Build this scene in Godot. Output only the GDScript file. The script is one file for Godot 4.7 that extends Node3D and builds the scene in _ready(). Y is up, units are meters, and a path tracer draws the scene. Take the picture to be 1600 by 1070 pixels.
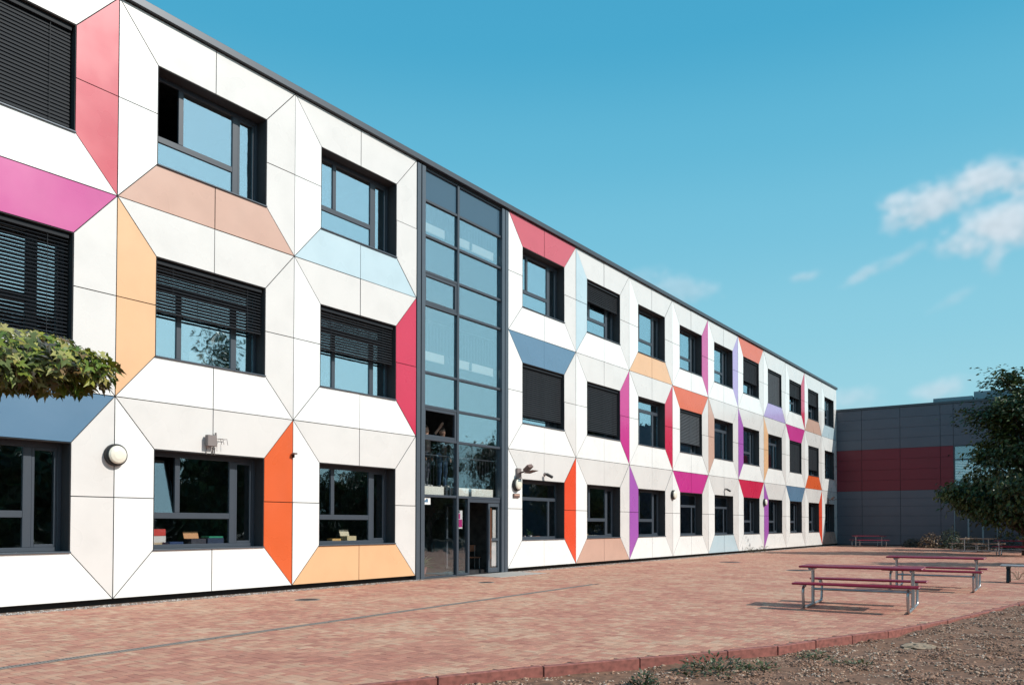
extends Node3D

# ---- measures of the place (metres; x runs along the facade, z comes out of it) ----
const CW := 4.072            # width of one facade bay
const GW := 4.208            # width of the glazed stairwell
const SH := 3.7              # storey height
const X1 := 7.734            # x of the second seam of the facade
const GY := -0.1             # top of the paving
const XE := 60.8             # inner corner with the grey annexe
const KERB := [Vector2(-6, 3.6), Vector2(0, 6.5), Vector2(5.386, 9.154), Vector2(6.531, 9.632), Vector2(7.641, 10.201), Vector2(8.673, 10.827), Vector2(9.631, 11.342), Vector2(10.932, 11.757), Vector2(12.25, 12.289), Vector2(14.534, 12.822), Vector2(17.985, 13.505), Vector2(24, 14.1), Vector2(40, 15.2), Vector2(60.6, 16.0)]
const CAM := Vector3(0, 1.376, 14.429)

var M := {}
var used := {}
var cache := {}
var rng := RandomNumberGenerator.new()

# ================= mesh building =================
class MB:
	var v := PackedVector3Array()
	var n := PackedVector3Array()
	var c := PackedColorArray()
	var ix := PackedInt32Array()
	var tint := Color(1, 1, 1)
	var colored := false
	func tri(a: Vector3, b: Vector3, d: Vector3, nn: Vector3) -> void:
		var k := v.size()
		v.append(a); v.append(b); v.append(d)
		n.append(nn); n.append(nn); n.append(nn)
		if colored:
			c.append(tint); c.append(tint); c.append(tint)
		if (b - a).cross(d - a).dot(nn) > 0.0:
			ix.append(k); ix.append(k + 2); ix.append(k + 1)
		else:
			ix.append(k); ix.append(k + 1); ix.append(k + 2)
	func face(a: Vector3, b: Vector3, d: Vector3, away: Vector3) -> void:
		var nn := (b - a).cross(d - a).normalized()
		if nn.dot(away) < 0.0: nn = -nn
		tri(a, b, d, nn)
	func quad(a: Vector3, b: Vector3, d: Vector3, e: Vector3, away: Vector3) -> void:
		var nn := (b - a).cross(d - a).normalized()
		if nn == Vector3.ZERO: nn = (d - a).cross(e - a).normalized()
		if nn.dot(away) < 0.0: nn = -nn
		tri(a, b, d, nn); tri(a, d, e, nn)
	func smooth_tri(a: Vector3, b: Vector3, d: Vector3, na: Vector3, nb: Vector3, nd: Vector3) -> void:
		var k := v.size()
		v.append(a); v.append(b); v.append(d)
		n.append(na); n.append(nb); n.append(nd)
		if colored:
			c.append(tint); c.append(tint); c.append(tint)
		if (b - a).cross(d - a).dot(na + nb + nd) > 0.0:
			ix.append(k); ix.append(k + 2); ix.append(k + 1)
		else:
			ix.append(k); ix.append(k + 1); ix.append(k + 2)
	# box from corner to corner, edges chamfered by ch (0 = sharp)
	func box(lo: Vector3, hi: Vector3, ch := 0.0, t := Transform3D.IDENTITY) -> void:
		var m := (lo + hi) * 0.5
		var h := (hi - lo) * 0.5
		ch = minf(ch, minf(h.x, minf(h.y, h.z)) * 0.9)
		var p := func(sx: float, sy: float, sz: float, ax: int) -> Vector3:
			var q := Vector3(sx * (h.x - (0.0 if ax == 0 else ch)), sy * (h.y - (0.0 if ax == 1 else ch)), sz * (h.z - (0.0 if ax == 2 else ch)))
			return t * (m + q)
		var b := t.basis
		for s in [-1.0, 1.0]:
			quad(p.call(s, -1, -1, 0), p.call(s, 1, -1, 0), p.call(s, 1, 1, 0), p.call(s, -1, 1, 0), b * Vector3(s, 0, 0))
			quad(p.call(-1, s, -1, 1), p.call(1, s, -1, 1), p.call(1, s, 1, 1), p.call(-1, s, 1, 1), b * Vector3(0, s, 0))
			quad(p.call(-1, -1, s, 2), p.call(1, -1, s, 2), p.call(1, 1, s, 2), p.call(-1, 1, s, 2), b * Vector3(0, 0, s))
		if ch <= 0.0: return
		for s in [-1.0, 1.0]:
			for u in [-1.0, 1.0]:
				quad(p.call(s, u, -1, 0), p.call(s, u, 1, 0), p.call(s, u, 1, 1), p.call(s, u, -1, 1), b * Vector3(s, u, 0))
				quad(p.call(s, -1, u, 0), p.call(s, 1, u, 0), p.call(s, 1, u, 2), p.call(s, -1, u, 2), b * Vector3(s, 0, u))
				quad(p.call(-1, s, u, 1), p.call(1, s, u, 1), p.call(1, s, u, 2), p.call(-1, s, u, 2), b * Vector3(0, s, u))
				for w in [-1.0, 1.0]:
					face(p.call(s, u, w, 0), p.call(s, u, w, 1), p.call(s, u, w, 2), b * Vector3(s, u, w))
	# round bar along a list of points, one radius or one for each point
	func tube(pts: Array, radii: Array, sides := 8, caps := true) -> void:
		var rings := []
		var norms := []
		var side := Vector3.ZERO
		for i in pts.size():
			var d: Vector3 = (pts[mini(i + 1, pts.size() - 1)] - pts[maxi(i - 1, 0)]).normalized()
			if side == Vector3.ZERO:
				side = d.cross(Vector3(0.31, 0.87, 0.41)).normalized()
			else:
				side = (side - d * side.dot(d)).normalized()
			var up := d.cross(side)
			var r: float = radii[mini(i, radii.size() - 1)]
			var ring := PackedVector3Array()
			var nr := PackedVector3Array()
			for k in sides:
				var a := TAU * k / sides
				var o := side * cos(a) + up * sin(a)
				ring.append(pts[i] + o * r); nr.append(o)
			rings.append(ring); norms.append(nr)
		for i in pts.size() - 1:
			for k in sides:
				var j := (k + 1) % sides
				smooth_tri(rings[i][k], rings[i + 1][k], rings[i + 1][j], norms[i][k], norms[i + 1][k], norms[i + 1][j])
				smooth_tri(rings[i][k], rings[i + 1][j], rings[i][j], norms[i][k], norms[i + 1][j], norms[i][j])
		if caps:
			for e in [0, pts.size() - 1]:
				var o: Vector3 = pts[e] - pts[1 if e == 0 else e - 1]
				for k in range(1, sides - 1):
					tri(rings[e][0], rings[e][k], rings[e][k + 1], o.normalized())
	# profile of (radius, height) turned round an axis through at
	func lathe(prof: Array, at: Vector3, axis := Vector3.UP, sides := 20) -> void:
		var s := axis.cross(Vector3(0.31, 0.87, 0.41)).normalized()
		var u := axis.cross(s)
		for i in prof.size() - 1:
			var p: Vector2 = prof[i]
			var q: Vector2 = prof[i + 1]
			var slope := Vector2(q.y - p.y, p.x - q.x).normalized()
			for k in sides:
				var a0 := TAU * k / sides
				var a1 := TAU * (k + 1) / sides
				var o0 := s * cos(a0) + u * sin(a0)
				var o1 := s * cos(a1) + u * sin(a1)
				var n0 := o0 * slope.x + axis * slope.y
				var n1 := o1 * slope.x + axis * slope.y
				var A := at + o0 * p.x + axis * p.y
				var B := at + o1 * p.x + axis * p.y
				var C := at + o1 * q.x + axis * q.y
				var D := at + o0 * q.x + axis * q.y
				if p.x > 0.0001: smooth_tri(A, B, C, n0, n1, n1)
				if q.x > 0.0001: smooth_tri(A, C, D, n0, n1, n0)
	# straight prism over a convex outline in the xy plane
	func prism(poly: PackedVector2Array, z0: float, z1: float, ch := 0.0) -> void:
		var k := poly.size()
		var front := poly
		if ch > 0.0:
			var inner := Geometry2D.offset_polygon(poly, -ch, Geometry2D.JOIN_MITER)
			if inner.size() == 1 and inner[0].size() == k: front = inner[0]
		var mid := Vector2.ZERO
		for q in poly: mid += q / k
		for i in range(1, k - 1):
			tri(Vector3(front[0].x, front[0].y, z1), Vector3(front[i].x, front[i].y, z1), Vector3(front[i + 1].x, front[i + 1].y, z1), Vector3(0, 0, 1))
			tri(Vector3(poly[0].x, poly[0].y, z0), Vector3(poly[i].x, poly[i].y, z0), Vector3(poly[i + 1].x, poly[i + 1].y, z0), Vector3(0, 0, -1))
		for i in k:
			var j := (i + 1) % k
			var away2 := (poly[i] + poly[j]) * 0.5 - mid
			var zc := z1 if ch <= 0.0 else z1 - ch
			quad(Vector3(poly[i].x, poly[i].y, z0), Vector3(poly[j].x, poly[j].y, z0), Vector3(poly[j].x, poly[j].y, zc), Vector3(poly[i].x, poly[i].y, zc), Vector3(away2.x, away2.y, 0))
	func mesh() -> ArrayMesh:
		var a := []
		a.resize(Mesh.ARRAY_MAX)
		a[Mesh.ARRAY_VERTEX] = v
		a[Mesh.ARRAY_NORMAL] = n
		if colored: a[Mesh.ARRAY_COLOR] = c
		a[Mesh.ARRAY_INDEX] = ix
		var m := ArrayMesh.new()
		m.add_surface_from_arrays(Mesh.PRIMITIVE_TRIANGLES, a)
		return m

func numbered(called: String) -> String:
	var k: int = used.get(called, 0)
	used[called] = k + 1
	return called if k == 0 else "%s_%03d" % [called, k]

func thing(called: String, label: String, category: String, at := Vector3.ZERO, turn := 0.0, group := "") -> Node3D:
	var o := Node3D.new()
	o.name = numbered(called)
	add_child(o)
	o.position = at
	o.rotation.y = turn
	o.set_meta("label", label)
	o.set_meta("category", category)
	if group != "": o.set_meta("group", group)
	return o

func part(called: String, mesh: Mesh, m: Material, parent: Node3D, at := Vector3.ZERO) -> MeshInstance3D:
	var o := MeshInstance3D.new()
	o.name = called
	o.mesh = mesh
	o.material_override = m
	parent.add_child(o, true)
	o.position = at
	return o

func holder(called: String, parent: Node3D, at := Vector3.ZERO) -> Node3D:
	var o := Node3D.new()
	o.name = called
	parent.add_child(o, true)
	o.position = at
	return o

func structure(called: String, mesh: Mesh, m: Material) -> MeshInstance3D:
	var o := part(numbered(called), mesh, m, self)
	o.set_meta("kind", "structure")
	return o

func copies(called: String, mesh: Mesh, m: Material, where: Array, tints: PackedColorArray, parent: Node3D) -> MultiMeshInstance3D:
	var mm := MultiMesh.new()
	mm.transform_format = MultiMesh.TRANSFORM_3D
	mm.use_colors = tints.size() > 0
	mm.mesh = mesh
	mm.instance_count = where.size()
	for i in where.size():
		mm.set_instance_transform(i, where[i])
		if tints.size() > 0: mm.set_instance_color(i, tints[i])
	var o := MultiMeshInstance3D.new()
	o.name = called
	o.multimesh = mm
	o.material_override = m
	parent.add_child(o, true)
	return o

func boxm(lo: Vector3, hi: Vector3, ch := 0.0) -> ArrayMesh:
	var b := MB.new()
	b.box(lo, hi, ch)
	return b.mesh()

# ================= materials =================
func lin(r: float, g: float, b: float, a := 1.0) -> Color:
	var c := Color(r, g, b).linear_to_srgb()
	c.a = a
	return c

func noise_tex(freq: float, ramp: Array, size := 512, oct := 4, seed_ := 1) -> NoiseTexture2D:
	var f := FastNoiseLite.new()
	f.noise_type = FastNoiseLite.TYPE_SIMPLEX_SMOOTH
	f.seed = seed_
	f.frequency = freq
	f.fractal_octaves = oct
	var g := Gradient.new()
	g.offsets = PackedFloat32Array([0.0, 0.5, 1.0])
	g.colors = PackedColorArray(ramp)
	var t := NoiseTexture2D.new()
	t.width = size; t.height = size
	t.seamless = true
	t.noise = f
	t.color_ramp = g
	return t

func mat(called: String, c: Color, rough := 0.6, metal := 0.0, tex: Texture2D = null, scale := 1.0) -> StandardMaterial3D:
	var m := StandardMaterial3D.new()
	m.resource_name = called
	m.albedo_color = c
	m.roughness = rough
	m.metallic = metal
	if tex:
		m.albedo_texture = tex
		m.uv1_triplanar = true
		m.uv1_world_triplanar = true
		m.uv1_scale = Vector3.ONE * scale
	M[called] = m
	return m

func g(x: float) -> Color: return Color(x, x, x)

func make_materials() -> void:
	var grime := noise_tex(0.012, [g(0.965), g(0.99), g(1.0)], 512, 5, 3)
	var speck := noise_tex(0.09, [g(0.72), g(0.92), g(1.0)], 512, 4, 9)
	var coarse := noise_tex(0.02, [g(0.6), g(0.85), g(1.0)], 512, 5, 5)
	var gloss := noise_tex(0.008, [g(0.24), g(0.3), g(0.4)], 512, 4, 12)
	var paints := {
		"white": [0.83, 0.83, 0.82], "grey_white": [0.685, 0.663, 0.648], "crimson": [0.55, 0.022, 0.07], "magenta": [0.52, 0.035, 0.235], "orange": [0.67, 0.115, 0.032],
		"light_orange": [0.75, 0.445, 0.245], "salmon": [0.57, 0.36, 0.285], "light_blue": [0.48, 0.61, 0.675], "slate_blue": [0.105, 0.2, 0.31], "purple": [0.36, 0.1, 0.42], "lavender": [0.42, 0.33, 0.6], "red_orange": [0.72, 0.075, 0.028], "crimson_sheen": [0.55, 0.085, 0.115], "magenta_sheen": [0.53, 0.075, 0.275]}  # last two: crimson and magenta paled, sky sheen mixed into the colour
	for k in paints:
		var m := mat(k, lin(paints[k][0], paints[k][1], paints[k][2]), 1.0, 0.0, grime, 0.16)
		m.roughness_texture = gloss
		m.metallic_specular = 0.5
		m.clearcoat_enabled = true
		m.clearcoat = 0.5
		m.clearcoat_roughness = 0.12
	mat("backing", lin(0.035, 0.036, 0.04), 0.8)
	mat("anthracite", lin(0.045, 0.057, 0.075), 0.42, 0.0, grime, 0.4)
	mat("metal_grey", lin(0.085, 0.105, 0.13), 0.38, 0.25, grime, 0.4)
	mat("coping", lin(0.07, 0.08, 0.095), 0.4, 0.4, grime, 0.3)
	mat("slat", lin(0.014, 0.017, 0.022), 0.6).metallic_specular = 0.3
	mat("slat_light", lin(0.04, 0.046, 0.056), 0.6)
	mat("spandrel", lin(0.055, 0.105, 0.155), 0.18)
	mat("inside_wall", lin(0.09, 0.088, 0.085), 0.9, 0.0, coarse, 0.3)
	mat("inside_floor", lin(0.03, 0.03, 0.034), 0.7, 0.0, coarse, 0.3)
	mat("inside_white", lin(0.82, 0.82, 0.74), 0.7)
	mat("black", lin(0.012, 0.012, 0.014), 0.6)
	var one := Image.create(4, 4, false, Image.FORMAT_RGB8)
	one.fill(Color.WHITE)
	var wavy := noise_tex(0.01, [g(0.0), g(0.5), g(1.0)], 512, 2, 23)
	wavy.as_normal_map = true
	wavy.bump_strength = 6.0
	var blank := ImageTexture.create_from_image(one)
	for d in [["glass", 0.17], ["stair_glass", 0.42], ["coated_glass", 0.6]]:
		var gl := mat(d[0], lin(0.74, 0.89, 0.96, d[1]), 0.02, 1.0)
		gl.transparency = BaseMaterial3D.TRANSPARENCY_ALPHA
		gl.albedo_texture = blank
		gl.normal_enabled = true
		gl.normal_texture = wavy
		gl.normal_scale = 0.035
		gl.uv1_triplanar = true
		gl.uv1_world_triplanar = true
		gl.uv1_scale = Vector3.ONE * 0.45
	mat("steel", lin(0.42, 0.44, 0.46), 0.38, 0.85, grime, 2.0)
	mat("red_plank", lin(0.3, 0.012, 0.04), 0.35, 0.0, speck, 1.5)
	mat("glint_plank", lin(0.5, 0.3, 0.2), 0.6, 0.0, speck, 1.5)  # pale tone puts the sun glint into the plank colour
	mat("grey_plank", lin(0.4, 0.39, 0.4), 0.55, 0.0, speck, 1.5)
	mat("annexe_grey", lin(0.085, 0.092, 0.118), 0.45, 0.0, grime, 0.12)
	mat("annexe_red", lin(0.16, 0.003, 0.016), 0.45, 0.0, grime, 0.12)
	mat("annexe_unit", lin(0.2, 0.27, 0.3), 0.5, 0.0, grime, 0.3)
	mat("sand", lin(0.28, 0.19, 0.145), 0.95, 0.0, coarse, 0.8)
	mat("concrete", lin(0.42, 0.39, 0.36), 0.85, 0.0, speck, 0.8)
	mat("kerb_red", lin(0.36, 0.12, 0.095), 0.8, 0.0, coarse, 1.1)
	mat("soil", lin(0.235, 0.118, 0.07), 1.0, 0.0, coarse, 0.7)
	mat("ground", lin(0.1, 0.085, 0.06), 1.0, 0.0, coarse, 0.15)
	mat("bark", lin(0.075, 0.055, 0.042), 0.95, 0.0, coarse, 2.0)
	mat("cast_iron", lin(0.06, 0.045, 0.042), 0.7, 0.2, coarse, 3.0)
	mat("zinc", lin(0.25, 0.225, 0.205), 0.6, 0.2, speck, 3.0)
	mat("opal", lin(0.75, 0.72, 0.62), 0.25)
	mat("brown_metal", lin(0.16, 0.1, 0.085), 0.5, 0.2)
	mat("box_grey", lin(0.2, 0.17, 0.165), 0.6)
	mat("stone_grey", lin(0.4, 0.29, 0.2), 0.95, 0.0, coarse, 2.0)
	mat("chair_brown", lin(0.32, 0.13, 0.07), 0.4)
	mat("pot", lin(0.3, 0.13, 0.12), 0.7)
	var leafy := {"leaf_near": [1.0, 1.0, 1.0], "leaf": [1.0, 1.0, 1.0], "weed": [1, 1, 1]}
	for k in leafy:
		var m := mat(k, Color(1, 1, 1), 0.5)
		m.vertex_color_use_as_albedo = true
		m.backlight_enabled = true
		m.backlight = Color(0.5, 0.5, 0.5)
		m.cull_mode = BaseMaterial3D.CULL_DISABLED
	for k in ["paver", "chips"]:
		var m := mat(k, Color(1, 1, 1), 0.85, 0.0, speck, 2.2)
		m.vertex_color_use_as_albedo = true
	mat("paint_vc", Color(1, 1, 1), 0.55).vertex_color_use_as_albedo = true

# ================= sky, sun, camera =================
const SKY := [[0.0, 0.38, 0.69, 0.775], [9.0, 0.315, 0.645, 0.765], [13.0, 0.265, 0.61, 0.755], [20.0, 0.18, 0.535, 0.72], [25.0, 0.125, 0.475, 0.68], [31.0, 0.07, 0.395, 0.62], [45.0, 0.038, 0.3, 0.54], [90.0, 0.022, 0.21, 0.44]]
# clouds: azimuth, elevation, half width, half height, tilt (degrees), thickness
const CLOUDS := [[83.6, 20.15, 4.2, 1.15, 6, 0.6], [86.4, 17.8, 3.2, 1.4, 8, 0.62], [82.2, 19.9, 3.0, 1.15, 6, 0.72], [85.6, 20.6, 2.4, 1.05, 8, 0.74], [80.0, 18.9, 1.0, 0.7, 40, 0.35], [86.0, 17.9, 2.6, 1.35, 8, 0.8], [85.9, 16.4, 0.7, 1.3, -20, 0.5], [84.0, 17.2, 1.6, 0.8, 10, 0.45], [74.6, 16.3, 1.2, 0.3, 6, 0.4], [78.2, 16.0, 1.6, 0.35, 25, 0.42], [80.6, 16.8, 1.7, 0.35, 25, 0.3],
	[66.4, 16.2, 2.8, 0.9, -8, 0.34], [63.5, 17.0, 2.0, 0.8, 0, 0.2], [77.6, 8.3, 2.0, 0.9, 0, 0.4], [82.9, 8.5, 2.0, 0.75, 12, 0.55], [88.5, 20.5, 2.2, 1.1, 5, 0.7], [83.5, 13.9, 1.5, 0.35, 25, 0.2],
	[100, 14, 6, 1.6, 4, 0.6], [118, 22, 7, 2.0, 8, 0.6], [140, 15, 8, 1.8, 3, 0.55], [165, 26, 8, 2.4, 6, 0.5], [190, 12, 9, 1.8, 2, 0.6], [215, 20, 8, 2.2, 5, 0.55], [240, 14, 7, 1.6, -4, 0.5], [270, 18, 8, 2.0, 4, 0.55], [300, 13, 7, 1.5, 3, 0.5], [330, 17, 6, 1.6, 5, 0.4], [125, 40, 8, 2.5, 6, 0.3], [205, 42, 9, 2.6, 6, 0.3]]

func make_sky(sun_dir: Vector3) -> PanoramaSkyMaterial:
	var w := 2048
	var h := 1024
	var rows := []
	for y in h:
		var el := 90.0 - (y + 0.5) / h * 180.0
		var c := Color(SKY[0][1], SKY[0][2], SKY[0][3])
		if el < 0.0:
			c = Color(0.3, 0.3, 0.28)
		else:
			for i in SKY.size() - 1:
				if el >= SKY[i][0] and el <= SKY[i + 1][0]:
					var t: float = smoothstep(0.0, 1.0, (el - SKY[i][0]) / (SKY[i + 1][0] - SKY[i][0])) * 0.4 + 0.6 * (el - SKY[i][0]) / (SKY[i + 1][0] - SKY[i][0])
					c = Color(SKY[i][1], SKY[i][2], SKY[i][3]).lerp(Color(SKY[i + 1][1], SKY[i + 1][2], SKY[i + 1][3]), t)
		rows.append(c)
	var data := PackedFloat32Array()
	data.resize(w * h * 3)
	for y in h:
		var c: Color = rows[y]
		var el := deg_to_rad(90.0 - (y + 0.5) / h * 180.0)
		var k := y * w * 3
		for x in w:
			data[k] = c.r; data[k + 1] = c.g; data[k + 2] = c.b
			k += 3
		if el > 0.0:   # brighter air round the sun
			for x in range(600, 1500):
				var az := (x + 0.5) / w * TAU
				var d := sin(az) * cos(el) * sun_dir.x + sin(el) * sun_dir.y - cos(az) * cos(el) * sun_dir.z
				if d < 0.3: continue
				var a := pow((d - 0.3) / 0.7, 2.2) * 0.55
				k = (y * w + x) * 3
				data[k] += a; data[k + 1] += a * 0.85; data[k + 2] += a * 0.7
	var f := FastNoiseLite.new()
	f.seed = 41; f.frequency = 0.55; f.fractal_octaves = 5
	for cl in CLOUDS:
		var ca := deg_to_rad(cl[4])
		var reach: float = maxf(cl[2], cl[3]) * 1.9
		for y in range(int((90 - cl[1] - reach) / 180.0 * h), int((90 - cl[1] + reach) / 180.0 * h)):
			var el := 90.0 - (y + 0.5) / h * 180.0
			if el < 0.5: continue
			for x in range(int((cl[0] - reach * 1.1) / 360.0 * w), int((cl[0] + reach * 1.1) / 360.0 * w)):
				var az := (x + 0.5) / w * 360.0
				var dx: float = (az - cl[0]) * cos(deg_to_rad(cl[1]))
				var dy: float = el - cl[1]
				var u: float = (dx * cos(ca) + dy * sin(ca)) / cl[2]
				var q: float = (-dx * sin(ca) + dy * cos(ca)) / cl[3]
				if q < 0.0: q *= 0.8
				var nz := f.get_noise_2d(az * 0.5, el * 0.8)
				var nf := f.get_noise_2d(az * 1.9 + 90.0, el * 2.6)
				var dens := 1.15 - sqrt(u * u + q * q) + nz * 0.42 + nf * 0.26
				var a: float = smoothstep(0.0, 1.0, dens) * cl[5]
				if a <= 0.0: continue
				var lit := clampf(0.93 + q * 0.1 + nf * 0.12, 0.6, 1.0)
				var k := (y * w + posmod(x, w)) * 3
				data[k] = lerpf(data[k], 0.70 * lit, a)
				data[k + 1] = lerpf(data[k + 1], 0.80 * lit, a)
				data[k + 2] = lerpf(data[k + 2], 0.88 * lit, a)
	var im := Image.create_from_data(w, h, false, Image.FORMAT_RGBF, data.to_byte_array())
	var sm := PanoramaSkyMaterial.new()
	sm.panorama = ImageTexture.create_from_image(im)
	return sm

func set_camera_and_light() -> void:
	var cam := Camera3D.new()
	cam.name = "camera"
	add_child(cam)
	var yaw := deg_to_rad(35.407)
	var pitch := deg_to_rad(1.178)
	var roll := deg_to_rad(0.093)
	var fw := Vector3(cos(yaw) * cos(pitch), sin(pitch), -sin(yaw) * cos(pitch))
	var r := Vector3(sin(yaw), 0, cos(yaw))
	var u := r.cross(fw)
	var r2 := r * cos(roll) + u * sin(roll)
	var u2 := u * cos(roll) - r * sin(roll)
	cam.transform = Transform3D(Basis(r2, u2, -fw), CAM)
	cam.near = 0.1
	cam.far = 900.0
	cam.projection = Camera3D.PROJECTION_FRUSTUM
	cam.size = 0.1 * 1070.0 / 1255.0
	cam.frustum_offset = Vector2(0, 0.1 * (792.7 - 535.0) / 1255.0)
	cam.current = true
	var sun_dir := Vector3(0.42, 1.0, 1.2).normalized()
	var sun := DirectionalLight3D.new()
	sun.name = "sun"
	add_child(sun)
	sun.look_at_from_position(sun_dir * 50.0, Vector3.ZERO, Vector3.UP)
	sun.light_energy = 1.5
	sun.light_color = Color(1.0, 0.975, 0.935)
	sun.light_angular_distance = 0.5
	sun.shadow_enabled = true
	var e := Environment.new()
	e.background_mode = Environment.BG_SKY
	e.sky = Sky.new()
	e.sky.sky_material = make_sky(sun_dir)
	e.background_energy_multiplier = 1.0
	e.tonemap_mode = Environment.TONE_MAPPER_LINEAR
	e.tonemap_exposure = 1.0
	e.sdfgi_enabled = true
	e.ssao_enabled = true
	e.ssil_enabled = true
	var we := WorldEnvironment.new()
	we.name = "environment"
	we.environment = e
	add_child(we)

# ================= ground =================
func kerb_z(x: float) -> float:
	for i in KERB.size() - 1:
		if x <= KERB[i + 1].x:
			return lerpf(KERB[i].y, KERB[i + 1].y, (x - KERB[i].x) / (KERB[i + 1].x - KERB[i].x))
	return KERB[KERB.size() - 1].y

func bed_y(x: float, z: float, f: FastNoiseLite) -> float:
	var d := z - kerb_z(x)
	return GY - 0.1 + f.get_noise_2d(x * 60.0, z * 60.0) * 0.05 + clampf(d, 0, 3) * 0.01 + clampf((x - 11.0) * 0.025, 0.0, 0.08)

func to_screen(p: Vector3) -> Vector3:   # used only to choose which pieces are the nearest ones in view
	var yaw := deg_to_rad(35.407)
	var d := p - CAM
	var z := d.x * cos(yaw) - d.z * sin(yaw)
	var x := d.x * sin(yaw) + d.z * cos(yaw)
	return Vector3(x / z, d.y / z, z)

const PAVERS := [[0.53, 0.258, 0.175], [0.55, 0.298, 0.2], [0.485, 0.207, 0.143], [0.57, 0.325, 0.22], [0.52, 0.234, 0.164], [0.44, 0.18, 0.127], [0.59, 0.365, 0.252], [0.5, 0.225, 0.155]]

func build_ground() -> void:
	var b := MB.new()
	b.box(Vector3(-400, -1.2, -400), Vector3(500, -0.36, 400))
	structure("ground", b.mesh(), M.ground)
	# sand bed that carries the pavers, cut along the kerb
	b = MB.new()
	var y1 := GY - 0.008
	for i in KERB.size() - 1:
		var p: Vector2 = KERB[i]
		var q: Vector2 = KERB[i + 1]
		b.quad(Vector3(p.x, y1, -0.16), Vector3(q.x, y1, -0.16), Vector3(q.x, y1, q.y), Vector3(p.x, y1, p.y), Vector3.UP)
	var pave := structure("pavement", b.mesh(), M.sand)
	var pm := MB.new()
	pm.box(Vector3(-0.0988, -0.045, -0.0488), Vector3(0.0988, 0.0, 0.0488), 0.003)
	var pmesh := pm.mesh()
	var f := FastNoiseLite.new()
	f.seed = 7; f.frequency = 0.35; f.fractal_octaves = 3
	var f2 := FastNoiseLite.new()
	f2.seed = 17; f2.frequency = 0.9; f2.fractal_octaves = 2
	rng.seed = 5
	var all := []
	var near := []
	for i in range(-40, 607):
		for j in range(2, 162):
			var k := posmod(i - j, 4)
			if k != 0 and k != 3: continue
			var x := i * 0.1
			var z := j * 0.1 + 0.1
			var cx := x + (0.1 if k == 0 else 0.05)
			var cz := z + (0.05 if k == 0 else 0.1)
			if cz > kerb_z(cx) - 0.075 or cz < 0.36: continue
			if cx > 17.9 and cx < 20.3 and cz < 1.32: continue
			var s := to_screen(Vector3(cx, GY, cz))
			if s.z < 1.0 or s.x < -0.95 or s.x > 0.95: continue
			var v := f.get_noise_2d(cx, cz) * 0.8 + f2.get_noise_2d(cx, cz) * 0.7 + rng.randf_range(-0.8, 0.8) - (cz - 5.0) * 0.035
			var tone: int
			if v > 0.75: tone = 6
			elif v > 0.4: tone = 3
			elif v > 0.1: tone = 1
			elif v > -0.15: tone = 0
			elif v > -0.4: tone = 7
			elif v > -0.65: tone = 4
			elif v > -0.95: tone = 2
			else: tone = 5
			var bs := Basis(Vector3.UP, 0.0 if k == 0 else PI / 2).rotated(Vector3.UP, rng.randf_range(-0.012, 0.012))
			bs = bs.rotated(Vector3.RIGHT, rng.randf_range(-0.006, 0.006)).rotated(Vector3.FORWARD, rng.randf_range(-0.006, 0.006))
			var tr := Transform3D(bs, Vector3(cx, GY + rng.randf_range(-0.002, 0.001), cz))
			var vary := rng.randf_range(0.9, 1.08)
			if s.z < 8.6 and absf(s.x) < 0.66 and s.y < -0.0 and s.y > -0.232:
				near.append([s.z, tr, tone, vary])
			else:
				all.append([s.z, tr, tone, vary])
	near.sort_custom(func(p, q): return p[0] < q[0])
	for k in range(300, near.size()): all.append(near[k])
	var pmats := []
	for t in PAVERS:
		var m: StandardMaterial3D = M.paver.duplicate()
		m.vertex_color_use_as_albedo = false
		m.albedo_color = lin(t[0], t[1], t[2])
		pmats.append(m)
	for k in mini(300, near.size()):
		var o := part("paver", pmesh, pmats[near[k][2]], pave)
		o.transform = near[k][1]
	var where := []
	var tints := PackedColorArray()
	for a in all:
		where.append(a[1])
		var t: Array = PAVERS[a[2]]
		tints.append(Color(t[0] * a[3], t[1] * a[3], t[2] * a[3]))
	var rest := copies("paver_field", pmesh, M.paver, where, tints, pave)
	rest.set_meta("kind", "stuff")
	# kerb of red edging stones
	var kerb := MB.new()
	kerb.box(Vector3(-8, -0.34, -3), Vector3(-7.9, -0.3, -2.9))
	var kn := Node3D.new()
	kn.name = "kerb"
	kn.set_meta("kind", "structure")
	add_child(kn)
	var at := 0.0
	var line := Curve2D.new()
	for p in KERB: line.add_point(p)
	line.bake_interval = 0.05
	var total := line.get_baked_length()
	rng.seed = 31
	while at < 46.0 and at < total - 2.0:
		var p0 := line.sample_baked(at)
		var ln := 1.2 if p0.x < 8.6 else (0.8 if p0.x < 11.5 else 1.0)
		var p1 := line.sample_baked(at + ln)
		if p1.x > 2.0:
			var mid := (p0 + p1) * 0.5
			var half := p0.distance_to(p1) * 0.5 - 0.005
			var o := part("kerbstone", boxm(Vector3(-half, -0.26, -0.04), Vector3(half, rng.randf_range(0.006, 0.016), 0.04), 0.008), M.kerb_red, kn, Vector3(mid.x, GY, mid.y))
			o.rotation.y = -atan2(p1.y - p0.y, p1.x - p0.x) + rng.randf_range(-0.012, 0.012)
		at += ln
	# planting bed with chips of bark and stone
	var bf := FastNoiseLite.new()
	bf.seed = 77; bf.frequency = 0.02; bf.fractal_octaves = 4
	var bed := MB.new()
	var x0 := 1.0
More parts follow.
